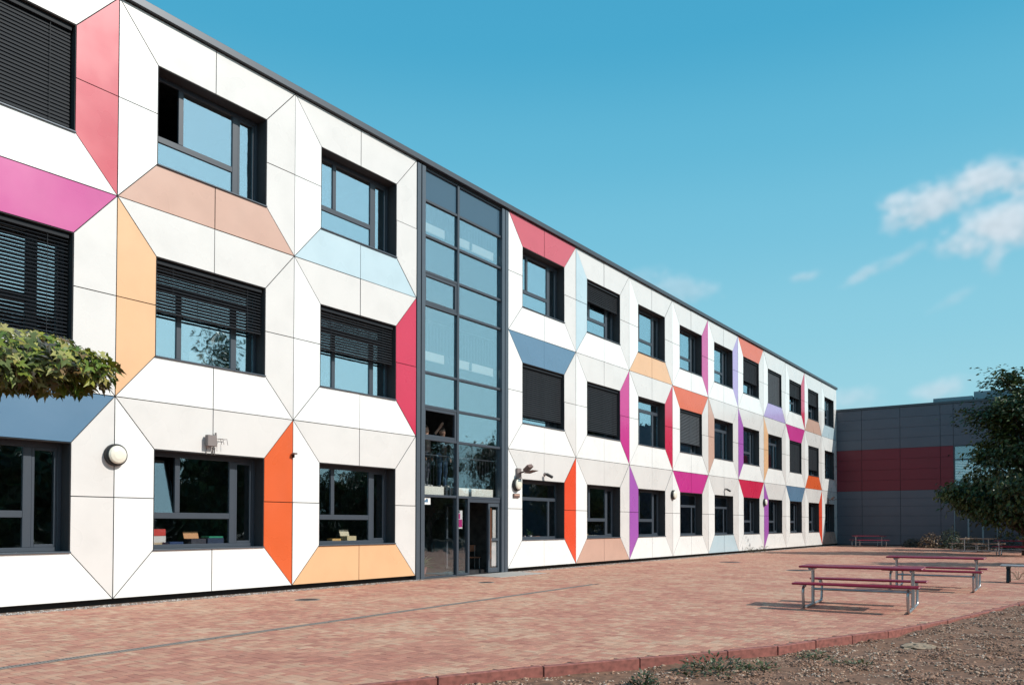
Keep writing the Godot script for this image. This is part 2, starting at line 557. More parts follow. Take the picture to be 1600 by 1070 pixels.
	while x0 < 30.0:
		var st := 0.25
		for k in 46:
			var za := kerb_z(x0) + k * st
			var zb := kerb_z(x0 + st) + k * st
			if za > 19.0: continue
			var A := Vector3(x0, bed_y(x0, za, bf), za)
			var B := Vector3(x0 + st, bed_y(x0 + st, zb, bf), zb)
			var C := Vector3(x0 + st, bed_y(x0 + st, zb + st, bf), zb + st)
			var D := Vector3(x0, bed_y(x0, za + st, bf), za + st)
			bed.quad(A, B, C, D, Vector3.UP)
		x0 += st
	var bedn := structure("planting_bed", bed.mesh(), M.soil)
	var chip := MB.new()
	rng.seed = 3
	var cp := []
	for k in 6:
		var a := TAU * k / 6.0
		var rr := 0.5 * rng.randf_range(0.7, 1.15)
		cp.append(Vector3(cos(a) * rr, 0, sin(a) * rr * 0.62))
	for k in 6:
		var j := (k + 1) % 6
		chip.face(cp[k] * 0.8 + Vector3(0, 0.17, 0), cp[j] * 0.8 + Vector3(0, 0.17, 0), Vector3(0, 0.27, 0), Vector3.UP)
		chip.quad(cp[k], cp[j], cp[j] * 0.8 + Vector3(0, 0.17, 0), cp[k] * 0.8 + Vector3(0, 0.17, 0), (cp[k] + cp[j]))
	var cw := []
	var ct := PackedColorArray()
	var tones := [[0.55, 0.365, 0.255], [0.34, 0.17, 0.105], [0.09, 0.05, 0.034], [0.47, 0.27, 0.175], [0.62, 0.46, 0.36], [0.22, 0.115, 0.08], [0.42, 0.24, 0.165]]
	for k in 130000:
		var x := 3.0 + 21.0 * pow(rng.randf(), 1.5)
		var z := kerb_z(x) + 0.06 + rng.randf() * 5.5
		var s := to_screen(Vector3(x, GY, z))
		if s.z < 2.5 or absf(s.x) > 0.85 or z > 17.0: continue
		var size := rng.randf_range(0.018, 0.042) if rng.randf() < 0.88 else rng.randf_range(0.04, 0.07)
		var patch := bf.get_noise_2d(x * 25.0 + 300.0, z * 25.0)
		if rng.randf() < 0.2 - patch * 1.2 - (s.z - 8.0) * 0.02: continue
		var t: Array = tones[rng.randi() % 7] if patch < 0.2 else tones[[1, 3, 5, 6, 2][rng.randi() % 5]]
		var bs := Basis(Vector3(rng.randf_range(-1, 1), rng.randf_range(-0.3, 0.3), rng.randf_range(-1, 1)).normalized(), rng.randf_range(-0.7, 0.7)) * Basis(Vector3.UP, rng.randf() * TAU)
		cw.append(Transform3D(bs.scaled(Vector3.ONE * size), Vector3(x, bed_y(x, z, bf) - 0.002, z)))
		var br := rng.randf_range(0.8, 1.15)
		ct.append(Color(t[0] * br, t[1] * br, t[2] * br))
	var chips := copies("bark_and_gravel_chips", chip.mesh(), M.chips, cw, ct, self)
	chips.set_meta("kind", "stuff")
	chips.set_meta("label", "brown and pale chips of bark and gravel covering the bed")
	chips.set_meta("category", "gravel")
	# strip of pale pebbles along the foot of the facade
	cw = []
	ct = PackedColorArray()
	for k in 5200:
		var x := 2.0 + 58.0 * pow(rng.randf(), 1.6)
		if x > 15.9 and x < 20.2: continue
		var z := rng.randf_range(0.0, 0.34)
		var size := rng.randf_range(0.018, 0.05)
		cw.append(Transform3D(Basis(Vector3.UP, rng.randf() * TAU).scaled(Vector3(size, size * 1.6, size)), Vector3(x, GY - 0.012, z)))
		var br := rng.randf_range(0.3, 0.62)
		ct.append(Color(br, br * 0.93, br * 0.88))
	var peb := copies("pebble_strip", chip.mesh(), M.chips, cw, ct, self)
	peb.set_meta("kind", "stuff")
	peb.set_meta("label", "pale pebbles in the narrow strip along the facade foot")
	peb.set_meta("category", "pebbles")
	# concrete apron before the door
	structure("entrance_slab", boxm(Vector3(17.92, GY - 0.1, 0.02), Vector3(20.28, GY + 0.006, 1.3), 0.006), M.concrete)
	# drainage channel
	var dr := thing("drainage_channel", "long narrow metal drainage channel with slotted grates set in the paving", "drain", Vector3(3.2, GY, 5.507), 0.06)
	part("channel_shade", boxm(Vector3(-2.0, -0.02, -0.04), Vector3(14.3, 0.0025, 0.04)), M.black, dr)  # black strip stands in for the shade inside the channel
	var gr := MB.new()
	gr.box(Vector3(-0.497, 0, -0.05), Vector3(0.497, 0.012, -0.036), 0.003)
	gr.box(Vector3(-0.497, 0, 0.036), Vector3(0.497, 0.012, 0.05), 0.003)
	for k in 25:
		var bx := -0.48 + k * 0.04
		gr.box(Vector3(bx - 0.011, 0.003, -0.036), Vector3(bx + 0.011, 0.010, 0.036))
	var gm := gr.mesh()
	for k in 16: part("grate", gm, M.zinc, dr, Vector3(-1.5 + k, 0, 0))
	# inspection covers
	var covers := [[Vector3(10.416, GY, 2.16), 0.24, "round rusty inspection cover in the paving left of the stairwell", "lid"], [Vector3(16.15, GY, 2.16), 0.2, "dark inspection cover in the paving in front of the glazed stairwell", "lid"], [Vector3(26.4, GY, 7.0), 0.4, "dark inspection cover in the paving left of the picnic tables", "lid"], [Vector3(30.5, GY, 3.2), 0.4, "flat dark inspection cover in the paving near the purple panel", "lid"]]
	for cv in covers:
		var o := thing("inspection_cover", cv[2], "manhole cover", cv[0], 0.0, "inspection covers in the paving")
		var lb := MB.new()
		lb.lathe([Vector2(cv[1], -0.01), Vector2(cv[1], 0.006), Vector2(cv[1] - 0.04, 0.008), Vector2(cv[1] - 0.045, 0.003)], Vector3.ZERO, Vector3.UP, 24)
		part("frame_ring", lb.mesh(), M.zinc, o)
		lb = MB.new()
		lb.lathe([Vector2(cv[1] - 0.05, -0.005), Vector2(cv[1] - 0.05, 0.005), Vector2(0.0, 0.006)], Vector3.ZERO, Vector3.UP, 24)
		for a in range(-3, 4):
			lb.box(Vector3(-0.1, 0.005, a * 0.04 - 0.01), Vector3(0.1, 0.009, a * 0.04 + 0.01))
		part("lid", lb.mesh(), M.cast_iron, o)

# ================= the school building =================
const WX0 := 0.19 * CW
const WX1 := 0.81 * CW
const WY0 := 0.236 * SH
const WY1 := 0.754 * SH

func col_x(c: int) -> float:
	return X1 + (c - 1) * CW if c <= 3 else X1 + 2 * CW + GW + (c - 4) * CW

# coloured sides of each bay: column -> rows from the top: [side, paint]
const PAINT := {
	0: [["R", "crimson_sheen"], ["T", "magenta_sheen"], ["T", "slate_blue"]],
	1: [["B", "salmon"], ["L", "light_orange"], ["R", "orange"]],
	2: [["B", "light_blue"], ["R", "crimson"], ["B", "light_orange"]],
	4: [["T", "crimson_sheen"], ["T", "slate_blue"], ["R", "red_orange"]],
	5: [["L", "light_blue"], ["R", "magenta"], ["B", "salmon"]],
	6: [["B", "light_orange"], ["R", "crimson"], ["L", "purple"]],
	7: [["R", "magenta_sheen"], ["T", "orange"], ["T", "magenta"]],
	8: [["R", "lavender"], ["L", "salmon"], ["B", "light_blue"]],
	9: [["T", "orange"], ["L", "purple"], ["T", "crimson"]],
	10: [["B", "lavender"], ["L", "light_orange"], ["L", "purple"]],
	11: [["R", "crimson"], ["T", "magenta"], ["T", "slate_blue"]],
	12: [["B", "salmon"], ["B", "orange"], ["R", "red_orange"]],
	13: [["B", "light_blue"], ["T", "white"], ["B", "salmon"]]}
# blinds: column, row from the ground, how far down, tilt in degrees, slat paint
const BLINDS := [[0, 2, 1.0, 66, "slat"], [0, 1, 1.0, 26, "slat"], [1, 1, 0.5, 33, "slat"], [2, 1, 0.5, 36, "slat"], [4, 1, 0.9, 60, "slat"], [5, 2, 0.36, 55, "slat"], [5, 1, 0.93, 58, "slat"], [7, 1, 0.78, 55, "slat_light"], [9, 2, 0.62, 60, "slat"], [10, 2, 1.0, 68, "slat_light"], [11, 2, 0.48, 60, "slat"], [12, 2, 0.48, 60, "slat"], [11, 1, 1.0, 68, "slat"], [12, 1, 0.8, 66, "slat"]]

func panel_mesh(key: String, pts: PackedVector2Array) -> ArrayMesh:
	if not cache.has(key):
		var poly := pts
		var inner := Geometry2D.offset_polygon(pts, -0.007, Geometry2D.JOIN_MITER)
		if inner.size() == 0:
			var rev := pts.duplicate()
			rev.reverse()
			inner = Geometry2D.offset_polygon(rev, -0.007, Geometry2D.JOIN_MITER)
		poly = inner[0]
		var b := MB.new()
		b.prism(poly, -0.01, 0.0, 0.0015)
		cache[key] = b.mesh()
	return cache[key]

func build_bay(school: Node3D, c: int, row: int) -> void:
	var at := Vector3(col_x(c), row * SH, 0)
	var h := CW * 0.5
	var v := SH * 0.5
	var shapes := {
		"T0": [[0, SH], [h, SH], [h, WY1], [WX0, WY1]], "T1": [[h, SH], [CW, SH], [WX1, WY1], [h, WY1]],
		"B0": [[0, 0], [WX0, WY0], [h, WY0], [h, 0]], "B1": [[h, 0], [h, WY0], [WX1, WY0], [CW, 0]],
		"L0": [[0, 0], [0, v], [WX0, v], [WX0, WY0]], "L1": [[0, v], [0, SH], [WX0, WY1], [WX0, v]],
		"R0": [[CW, 0], [WX1, WY0], [WX1, v], [CW, v]], "R1": [[CW, v], [WX1, v], [WX1, WY1], [CW, SH]]}
	if c >= 9:   # far bays: the middle seam of the top and bottom panels no longer shows
		shapes["T0"] = [[0, SH], [CW, SH], [WX1, WY1], [WX0, WY1]]
		shapes["B0"] = [[0, 0], [WX0, WY0], [WX1, WY0], [CW, 0]]
		shapes.erase("T1"); shapes.erase("B1")
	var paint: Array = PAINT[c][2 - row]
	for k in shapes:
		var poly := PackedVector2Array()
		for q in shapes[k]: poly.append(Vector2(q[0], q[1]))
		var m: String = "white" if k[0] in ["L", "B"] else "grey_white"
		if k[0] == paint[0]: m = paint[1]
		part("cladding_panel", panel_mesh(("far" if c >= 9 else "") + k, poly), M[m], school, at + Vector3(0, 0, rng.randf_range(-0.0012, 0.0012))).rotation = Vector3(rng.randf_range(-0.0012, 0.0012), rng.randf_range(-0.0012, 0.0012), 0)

func frame_bar(lo: Vector2, hi: Vector2, z0: float, z1: float) -> ArrayMesh:
	var key := "bar%s%s%s%s" % [lo, hi, z0, z1]
	if not cache.has(key): cache[key] = boxm(Vector3(lo.x, lo.y, z0), Vector3(hi.x, hi.y, z1), 0.006)
	return cache[key]

func build_window(school: Node3D, c: int, row: int) -> void:
	var w := holder("window", school, Vector3(col_x(c), row * SH, 0))
	var x0 := WX0 + 0.012
	var x1 := WX1 - 0.012
	var y0 := WY0 + 0.012
	var y1 := WY1 - 0.012
	var zf := -0.3
	if not cache.has("reveal"):
		var b := MB.new()
		b.box(Vector3(x0 - 0.008, y0, -0.37), Vector3(x0, y1, -0.004))
		b.box(Vector3(x1, y0, -0.37), Vector3(x1 + 0.008, y1, -0.004))
		b.box(Vector3(x0 - 0.008, y1, -0.37), Vector3(x1 + 0.008, y1 + 0.008, -0.004))
		cache["reveal"] = b.mesh()
		b = MB.new()
		b.box(Vector3(x0 - 0.02, y0 - 0.028, -0.31), Vector3(x1 + 0.02, y0 - 0.001, 0.035), 0.004)
		cache["sill"] = b.mesh()
		b = MB.new()
		b.box(Vector3(x0, y0, zf - 0.06), Vector3(x0 + 0.07, y1, zf), 0.006)
		b.box(Vector3(x1 - 0.07, y0, zf - 0.06), Vector3(x1, y1, zf), 0.006)
		b.box(Vector3(x0 + 0.07, y0, zf - 0.06), Vector3(x1 - 0.07, y0 + 0.075, zf - 0.001), 0.006)
		b.box(Vector3(x0 + 0.07, y1 - 0.09, zf - 0.06), Vector3(x1 - 0.07, y1, zf - 0.001), 0.006)
		cache["frame"] = b.mesh()
	part("reveal", cache["reveal"], M.backing, w)
	part("sill", cache["sill"], M.metal_grey, w)
	part("frame", cache["frame"], M.anthracite, w)
	var gz0 := zf - 0.04
	var gz1 := zf - 0.033
	var top := y1 - 0.09
	var bot := y0 + 0.075
	var L := x0 + 0.07
	var R := x1 - 0.07
	var m1 := 1.45
	var m2 := 2.72
	var panes := []
	if row == 0 and c in [4, 7, 8]:      # wide fanlight over two lower lights
		part("transom", frame_bar(Vector2(L, 2.14), Vector2(R, 2.25), zf - 0.058, zf - 0.004), M.anthracite, w)
		part("mullion", frame_bar(Vector2(m2, bot), Vector2(m2 + 0.1, 2.139), zf - 0.058, zf - 0.004), M.anthracite, w)
		panes = [[L, 2.25, R, top], [L, bot, m2, 2.14], [m2 + 0.1, bot, R, 2.14]]
	elif row == 1 and c in [1, 2, 6, 8, 10]:      # long fanlight over three lights
		part("transom", frame_bar(Vector2(L, 2.26), Vector2(R, 2.4), zf - 0.058, zf - 0.004), M.anthracite, w)
		part("mullion", frame_bar(Vector2(m1 - 0.055, bot), Vector2(m1 + 0.055, 2.259), zf - 0.058, zf - 0.004), M.anthracite, w)
		part("mullion", frame_bar(Vector2(m2 - 0.07, bot), Vector2(m2 + 0.07, 2.259), zf - 0.058, zf - 0.004), M.anthracite, w)
		panes = [[L, 2.4, R, top], [m1 + 0.055, bot, m2 - 0.07, 2.26], [m2 + 0.07, bot, R, 2.26], [L, bot, m1 - 0.055, 2.26]]
	else:
		part("mullion", frame_bar(Vector2(m2 - 0.07, bot), Vector2(m2 + 0.07, top), zf - 0.058, zf - 0.004), M.anthracite, w)
		part("transom", frame_bar(Vector2(L, 1.47), Vector2(m2 - 0.07, 1.59), zf - 0.058, zf - 0.004), M.anthracite, w)
		part("mullion", frame_bar(Vector2(m1 - 0.055, 1.59), Vector2(m1 + 0.055, top), zf - 0.058, zf - 0.004), M.anthracite, w)
		panes = [[L, bot, m2 - 0.07, 1.47], [m1 + 0.055, 1.59, m2 - 0.07, top], [m2 + 0.07, bot, R, top], [L, 1.59, m1 - 0.055, top]]
		# slim sash of the right-hand casement
		if not cache.has("sash"):
			var b := MB.new()
			var sl := m2 + 0.071
			var sr := R - 0.001
			b.box(Vector3(sl, bot, zf - 0.052), Vector3(sl + 0.05, top, zf - 0.012), 0.005)
			b.box(Vector3(sr - 0.05, bot, zf - 0.052), Vector3(sr, top, zf - 0.012), 0.005)
			b.box(Vector3(sl + 0.05, bot, zf - 0.052), Vector3(sr - 0.05, bot + 0.05, zf - 0.013), 0.005)
			b.box(Vector3(sl + 0.05, top - 0.05, zf - 0.052), Vector3(sr - 0.05, top, zf - 0.013), 0.005)
			cache["sash"] = b.mesh()
		part("sash", cache["sash"], M.anthracite, w)
	for k in panes.size():
		var p: Array = panes[k]
		var key := "pane%s" % [p]
		if not cache.has(key): cache[key] = boxm(Vector3(0, 0, gz0), Vector3(p[2] - p[0] - 0.002, p[3] - p[1] - 0.002, gz1))
		var o := part("pane", cache[key], M.glass if row == 0 else M.coated_glass, w, Vector3(p[0] + 0.001, p[1] + 0.001, 0))
		if k == 3 and c == 1 and row == 0:       # left light tilted inwards
			var pv := Transform3D(Basis(Vector3.RIGHT, -0.16), Vector3(p[0] + 0.001, p[1] + 0.001, 0))
			o.transform = Transform3D(Basis.IDENTITY, Vector3(0, 0, -0.34)) * pv * Transform3D(Basis.IDENTITY, Vector3(0, 0, 0.33))
		elif k == 3 and c == 1 and row == 2:       # left light swung wide open into the room
			o.transform = Transform3D(Basis(Vector3.UP, 1.35), Vector3(p[0] + 0.03, p[1] + 0.001, -0.36))

func build_blind(school: Node3D, d: Array) -> void:
	var b := holder("blind", school, Vector3(col_x(d[0]), d[1] * SH, -0.12))
	var x0 := WX0 + 0.05
	var x1 := WX1 - 0.05
	if not cache.has("blind_slat"):
		var sm := MB.new()
		var pr := [Vector2(-0.036, -0.004), Vector2(-0.018, 0.0025), Vector2(0.0, 0.0045), Vector2(0.018, 0.0025), Vector2(0.036, -0.004)]
		for i in 4:
			var p: Vector2 = pr[i]
			var q: Vector2 = pr[i + 1]
			sm.quad(Vector3(x0, p.y, p.x), Vector3(x1, p.y, p.x), Vector3(x1, q.y, q.x), Vector3(x0, q.y, q.x), Vector3.UP)
			sm.quad(Vector3(x0, p.y - 0.002, p.x), Vector3(x1, p.y - 0.002, p.x), Vector3(x1, q.y - 0.002, q.x), Vector3(x0, q.y - 0.002, q.x), Vector3.DOWN)
		cache["blind_slat"] = sm.mesh()
		cache["blind_box"] = boxm(Vector3(x0, WY1 - 0.11, -0.06), Vector3(x1, WY1 - 0.03, 0.06), 0.004)
		cache["blind_rail"] = boxm(Vector3(x0, -0.02, -0.03), Vector3(x1, 0.01, 0.03), 0.004)
	part("head_box", cache["blind_box"], M.slat, b)
	var drop: float = (WY1 - 0.12 - WY0 - 0.05) * d[2]
	var n := int(drop / 0.066)
	var m: Material = M[d[4]]
	for k in n:
		var o := part("slat", cache["blind_slat"], m, b, Vector3(0, WY1 - 0.14 - k * 0.066, 0))
		o.rotation.x = deg_to_rad(float(d[3]) + rng.randf_range(-1.5, 1.5))
	var yb := WY1 - 0.14 - n * 0.066
	part("bottom_rail", cache["blind_rail"], m, b, Vector3(0, yb, 0))
	for cx in [x0 + 0.35, (x0 + x1) * 0.5, x1 - 0.35]:
		part("cord", boxm(Vector3(-0.004, yb, 0.036), Vector3(0.004, WY1 - 0.11, 0.039)), m, b, Vector3(cx, 0, 0))

func build_school() -> void:
	var s := thing("school_building", "long three-storey building clad in white and coloured trapezoid panels", "building")
	rng.seed = 11
	var cols := [0, 1, 2, 4, 5, 6, 7, 8, 9, 10, 11, 12, 13]
	# wall behind the cladding, pierced by the window openings, and the rooms behind
	var b := MB.new()
	for c in cols:
		for row in 3:
			var o := Vector3(col_x(c), row * SH, 0)
			b.box(o + Vector3(0, 0, -0.34), o + Vector3(WX0 - 0.004, SH, -0.03))
			b.box(o + Vector3(WX1 + 0.004, 0, -0.34), o + Vector3(CW, SH, -0.03))
			b.box(o + Vector3(WX0 - 0.004, 0, -0.34), o + Vector3(WX1 + 0.004, WY0 - 0.03, -0.03))
			b.box(o + Vector3(WX0 - 0.004, WY1 + 0.004, -0.34), o + Vector3(WX1 + 0.004, SH, -0.03))
	part("wall", b.mesh(), M.backing, s)
	b = MB.new()
	b.box(Vector3(col_x(0), -0.3, -0.33), Vector3(col_x(3), -0.002, -0.15))
	b.box(Vector3(col_x(4), -0.3, -0.33), Vector3(XE, -0.002, -0.15))
	part("plinth", b.mesh(), M.black, s)
	var xa := col_x(0)
	b = MB.new()
	for r in [1, 2]:
		b.box(Vector3(xa, r * SH - 0.3, -6.0), Vector3(col_x(3) - 0.1, r * SH, -0.345))
		b.box(Vector3(col_x(4) + 0.1, r * SH - 0.3, -6.0), Vector3(XE, r * SH, -0.345))
	b.box(Vector3(xa, -0.3, -6.0), Vector3(XE, 0.0, -0.35))
	part("floor_slab", b.mesh(), M.inside_floor, s)
	part("roof_slab", boxm(Vector3(xa, 3 * SH - 0.35, -12.0), Vector3(XE - 0.01, 3 * SH - 0.02, -0.345)), M.inside_wall, s)
	part("back_wall", boxm(Vector3(xa, -0.3, -6.3), Vector3(XE, 3 * SH - 0.36, -6.01)), M.inside_wall, s)
	part("gable_wall", boxm(Vector3(xa - 0.3, -0.3, -12.0), Vector3(xa - 0.002, 3 * SH, -0.03)), M.grey_white, s)
	for c in [2, 5, 7, 9, 11, 13]:
		part("partition_wall", boxm(Vector3(col_x(c) - 0.06, 0.001, -6.0), Vector3(col_x(c) + 0.06, 3 * SH - 0.36, -0.36)), M.inside_wall, s)
	for e in [3, 4]:
		var xx := col_x(e)
		part("stairwell_wall", boxm(Vector3(xx - 0.1, -0.3, -6.0), Vector3(xx + 0.1, 3 * SH - 0.36, -0.345)), M.inside_wall, s)
	for seg in [[xa, col_x(3) - 0.12], [col_x(4) + 0.12, XE - 0.1]]:
		for r in 3:
			part("window_board", boxm(Vector3(seg[0], r * SH + WY0 - 0.04, -0.72), Vector3(seg[1], r * SH + WY0 + 0.005, -0.375), 0.004), M.inside_wall, s)
	for c in cols:
		for row in 3:
			build_bay(s, c, row)
			build_window(s, c, row)
	for d in BLINDS: build_blind(s, d)
	# roof edge
	b = MB.new()
	b.box(Vector3(xa - 0.3, 3 * SH + 0.012, -0.45), Vector3(XE + 0.06, 3 * SH + 0.165, 0.085), 0.008)
	part("coping", b.mesh(), M.coping, s)
	part("coping_gap", boxm(Vector3(xa - 0.3, 3 * SH - 0.03, -0.4), Vector3(XE, 3 * SH + 0.012, -0.012)), M.black, s)
	# glazed stairwell
	var gl := col_x(3)
	var gr := col_x(4)
	var t := holder("stairwell_glazing", s)
	var prof := boxm(Vector3(0, -0.12, -0.25), Vector3(0.15, 3 * SH - 0.03, 0.012), 0.006)
	for x in [gl + 0.02, gl + 0.205, gr - 0.34, gr - 0.16]: part("pilaster", prof, M.metal_grey, t, Vector3(x, 0, 0))
	var x0 := gl + 0.365
	var xm0 := 17.64
	var xm1 := 17.73
	var x1 := gr - 0.35
	part("mullion", boxm(Vector3(xm0, -0.1, -0.2), Vector3(xm1, 3 * SH - 0.04, -0.03), 0.005), M.anthracite, t)
	var ys := [-0.1, 2.14, 3.69, 4.57, 5.49, 7.34, 8.23, 9.22, 10.18, 11.05]
	for k in range(0, ys.size()):
		for seg in [[x0, xm0], [xm1, x1]]:
			if k == 0 and seg[0] == xm1: continue
			part("transom", boxm(Vector3(seg[0], ys[k] - 0.035, -0.18), Vector3(seg[1], ys[k] + 0.035, -0.04), 0.005), M.anthracite, t)
	for k in range(1, ys.size() - 1):
		for i in 2:
			var a: float = [x0, xm1][i] + 0.001
			var z: float = [xm0, x1][i] - 0.001
			var lo: float = ys[k] + 0.036
			var hi: float = ys[k + 1] - 0.036
			if k == ys.size() - 2:
				part("spandrel_panel", boxm(Vector3(a, lo, -0.1), Vector3(z, hi, -0.085)), M.spandrel, t)
				continue
			if i == 0 and k in [2, 5]:    # opening lights with a sash of their own
				b = MB.new()
				b.box(Vector3(a, lo, -0.12), Vector3(a + 0.08, hi, -0.05), 0.005)
				b.box(Vector3(z - 0.08, lo, -0.12), Vector3(z, hi, -0.05), 0.005)
				b.box(Vector3(a + 0.08, lo, -0.12), Vector3(z - 0.08, lo + 0.08, -0.051), 0.005)
				b.box(Vector3(a + 0.08, hi - 0.08, -0.12), Vector3(z - 0.08, hi, -0.051), 0.005)
				part("sash_frame", b.mesh(), M.anthracite, t)
				var o := part("pane", boxm(Vector3(0.0, lo + 0.08, -0.004), Vector3(z - a - 0.16, hi - 0.08, 0.004)), M.stair_glass, t, Vector3(a + 0.08, 0, -0.095))
				if k == 2: o.transform = Transform3D(Basis(Vector3.UP, 1.45), Vector3(a + 0.1, 0, -0.14))   # this one stands open
				continue
			part("pane", boxm(Vector3(a, lo, -0.1), Vector3(z, hi, -0.092)), M.glass if k < 2 else M.stair_glass, t)
	part("pane", boxm(Vector3(x0 + 0.001, -0.064, -0.1), Vector3(xm0 - 0.001, 2.104, -0.092)), M.glass, t)
	part("mullion", boxm(Vector3(18.16, -0.1, -0.18), Vector3(18.24, 2.104, -0.04), 0.005), M.anthracite, t)
	part("pane", boxm(Vector3(xm1 + 0.001, -0.03, -0.1), Vector3(18.159, 2.104, -0.092)), M.glass, t)
	part("transom", boxm(Vector3(xm1 + 0.001, -0.1, -0.18), Vector3(18.159, -0.031, -0.04), 0.005), M.anthracite, t)
	part("transom", boxm(Vector3(18.241, 2.0, -0.17), Vector3(x1, 2.103, -0.05), 0.005), M.anthracite, t)
	# narrow door leaf closed at the right, wide leaf standing open into the lobby
	for k in 2:
		var door := holder("door", s, Vector3(x1 - 0.002, 0, -0.1) if k == 0 else Vector3(18.27, 0, -0.2))
		var dw: float = 0.56 if k == 0 else 0.86
		door.rotation.y = 0.0 if k == 0 else deg_to_rad(-84.0)
		var dl := -dw
		var dr := 0.0
		if k == 1:
			dl = 0.0
			dr = dw
			door.rotation.y = deg_to_rad(84.0)
		b = MB.new()
		b.box(Vector3(dl, -0.08, -0.035), Vector3(dl + 0.08, 1.99, 0.035), 0.005)
		b.box(Vector3(dr - 0.08, -0.08, -0.035), Vector3(dr, 1.99, 0.035), 0.005)
		b.box(Vector3(dl + 0.08, 1.89, -0.034), Vector3(dr - 0.08, 1.99, 0.034), 0.005)
		b.box(Vector3(dl + 0.08, -0.08, -0.034), Vector3(dr - 0.08, 0.06, 0.034), 0.005)
		b.box(Vector3(dl + 0.08, 0.86, -0.034), Vector3(dr - 0.08, 0.94, 0.034), 0.005)
		part("leaf_frame", b.mesh(), M.metal_grey, door)
		part("pane", boxm(Vector3(dl + 0.081, 0.941, -0.004), Vector3(dr - 0.081, 1.889, 0.004)), M.glass, door)
		part("pane", boxm(Vector3(dl + 0.081, 0.061, -0.004), Vector3(dr - 0.081, 0.859, 0.004)), M.glass, door)
		if k == 0:
			part("pale_infill", boxm(Vector3(dl + 0.24, 0.1, -0.03), Vector3(dr - 0.09, 0.85, -0.02)), M.grey_white, door)
			part("pale_infill", boxm(Vector3(dl + 0.28, 0.95, -0.03), Vector3(dr - 0.12, 1.8, -0.02)), M.grey_white, door)
		b = MB.new()
		b.tube([Vector3(dl + 0.04, 0.35, 0.09), Vector3(dl + 0.04, 1.85, 0.09)], [0.018], 10)
		for y in [0.5, 1.65]: b.tube([Vector3(dl + 0.04, y, 0.03), Vector3(dl + 0.04, y, 0.09)], [0.01], 8)
		part("pull_handle", b.mesh(), M.chair_brown, door)
	part("lobby_floor", boxm(Vector3(gl + 0.1, -0.2, -6.0), Vector3(gr - 0.1, GY - 0.001, -0.03)), M.inside_floor, s)
	# landings with white fascias, seen through the glass
	for k in 3:
		var y: float = [2.29, 6.0, 9.56][k]
		part("landing", boxm(Vector3(gl + 0.11, y - 0.05, -2.4), Vector3(gr - 0.11, y + 0.115, -0.291)), M.inside_floor, s)
		part("landing_fascia", boxm(Vector3(gl + 0.3, y - 0.12, -0.29), Vector3(17.32, y + 0.125, -0.24), 0.004), M.inside_white, s)
		part("landing_fascia", boxm(Vector3(17.98, y - 0.12, -0.29), Vector3(19.63, y + 0.125, -0.24), 0.004), M.inside_white, s)
		b = MB.new()
		for x in [17.36, 17.52, 18.45]:
			b.box(Vector3(x, y - 0.11, -0.235), Vector3(x + 0.07, y + 0.11, -0.19), 0.004)
		part("fascia_bracket", b.mesh(), M.anthracite, s)
		b = MB.new()
		for i in 26:
			var x := gl + 0.4 + i * 0.14
			b.tube([Vector3(x, y + 0.116, -0.33), Vector3(x, y + 1.0, -0.33)], [0.006], 5)
		b.tube([Vector3(gl + 0.3, y + 1.0, -0.33), Vector3(gr - 0.3, y + 1.0, -0.33)], [0.022], 8)
		part("railing", b.mesh(), M.anthracite, s)

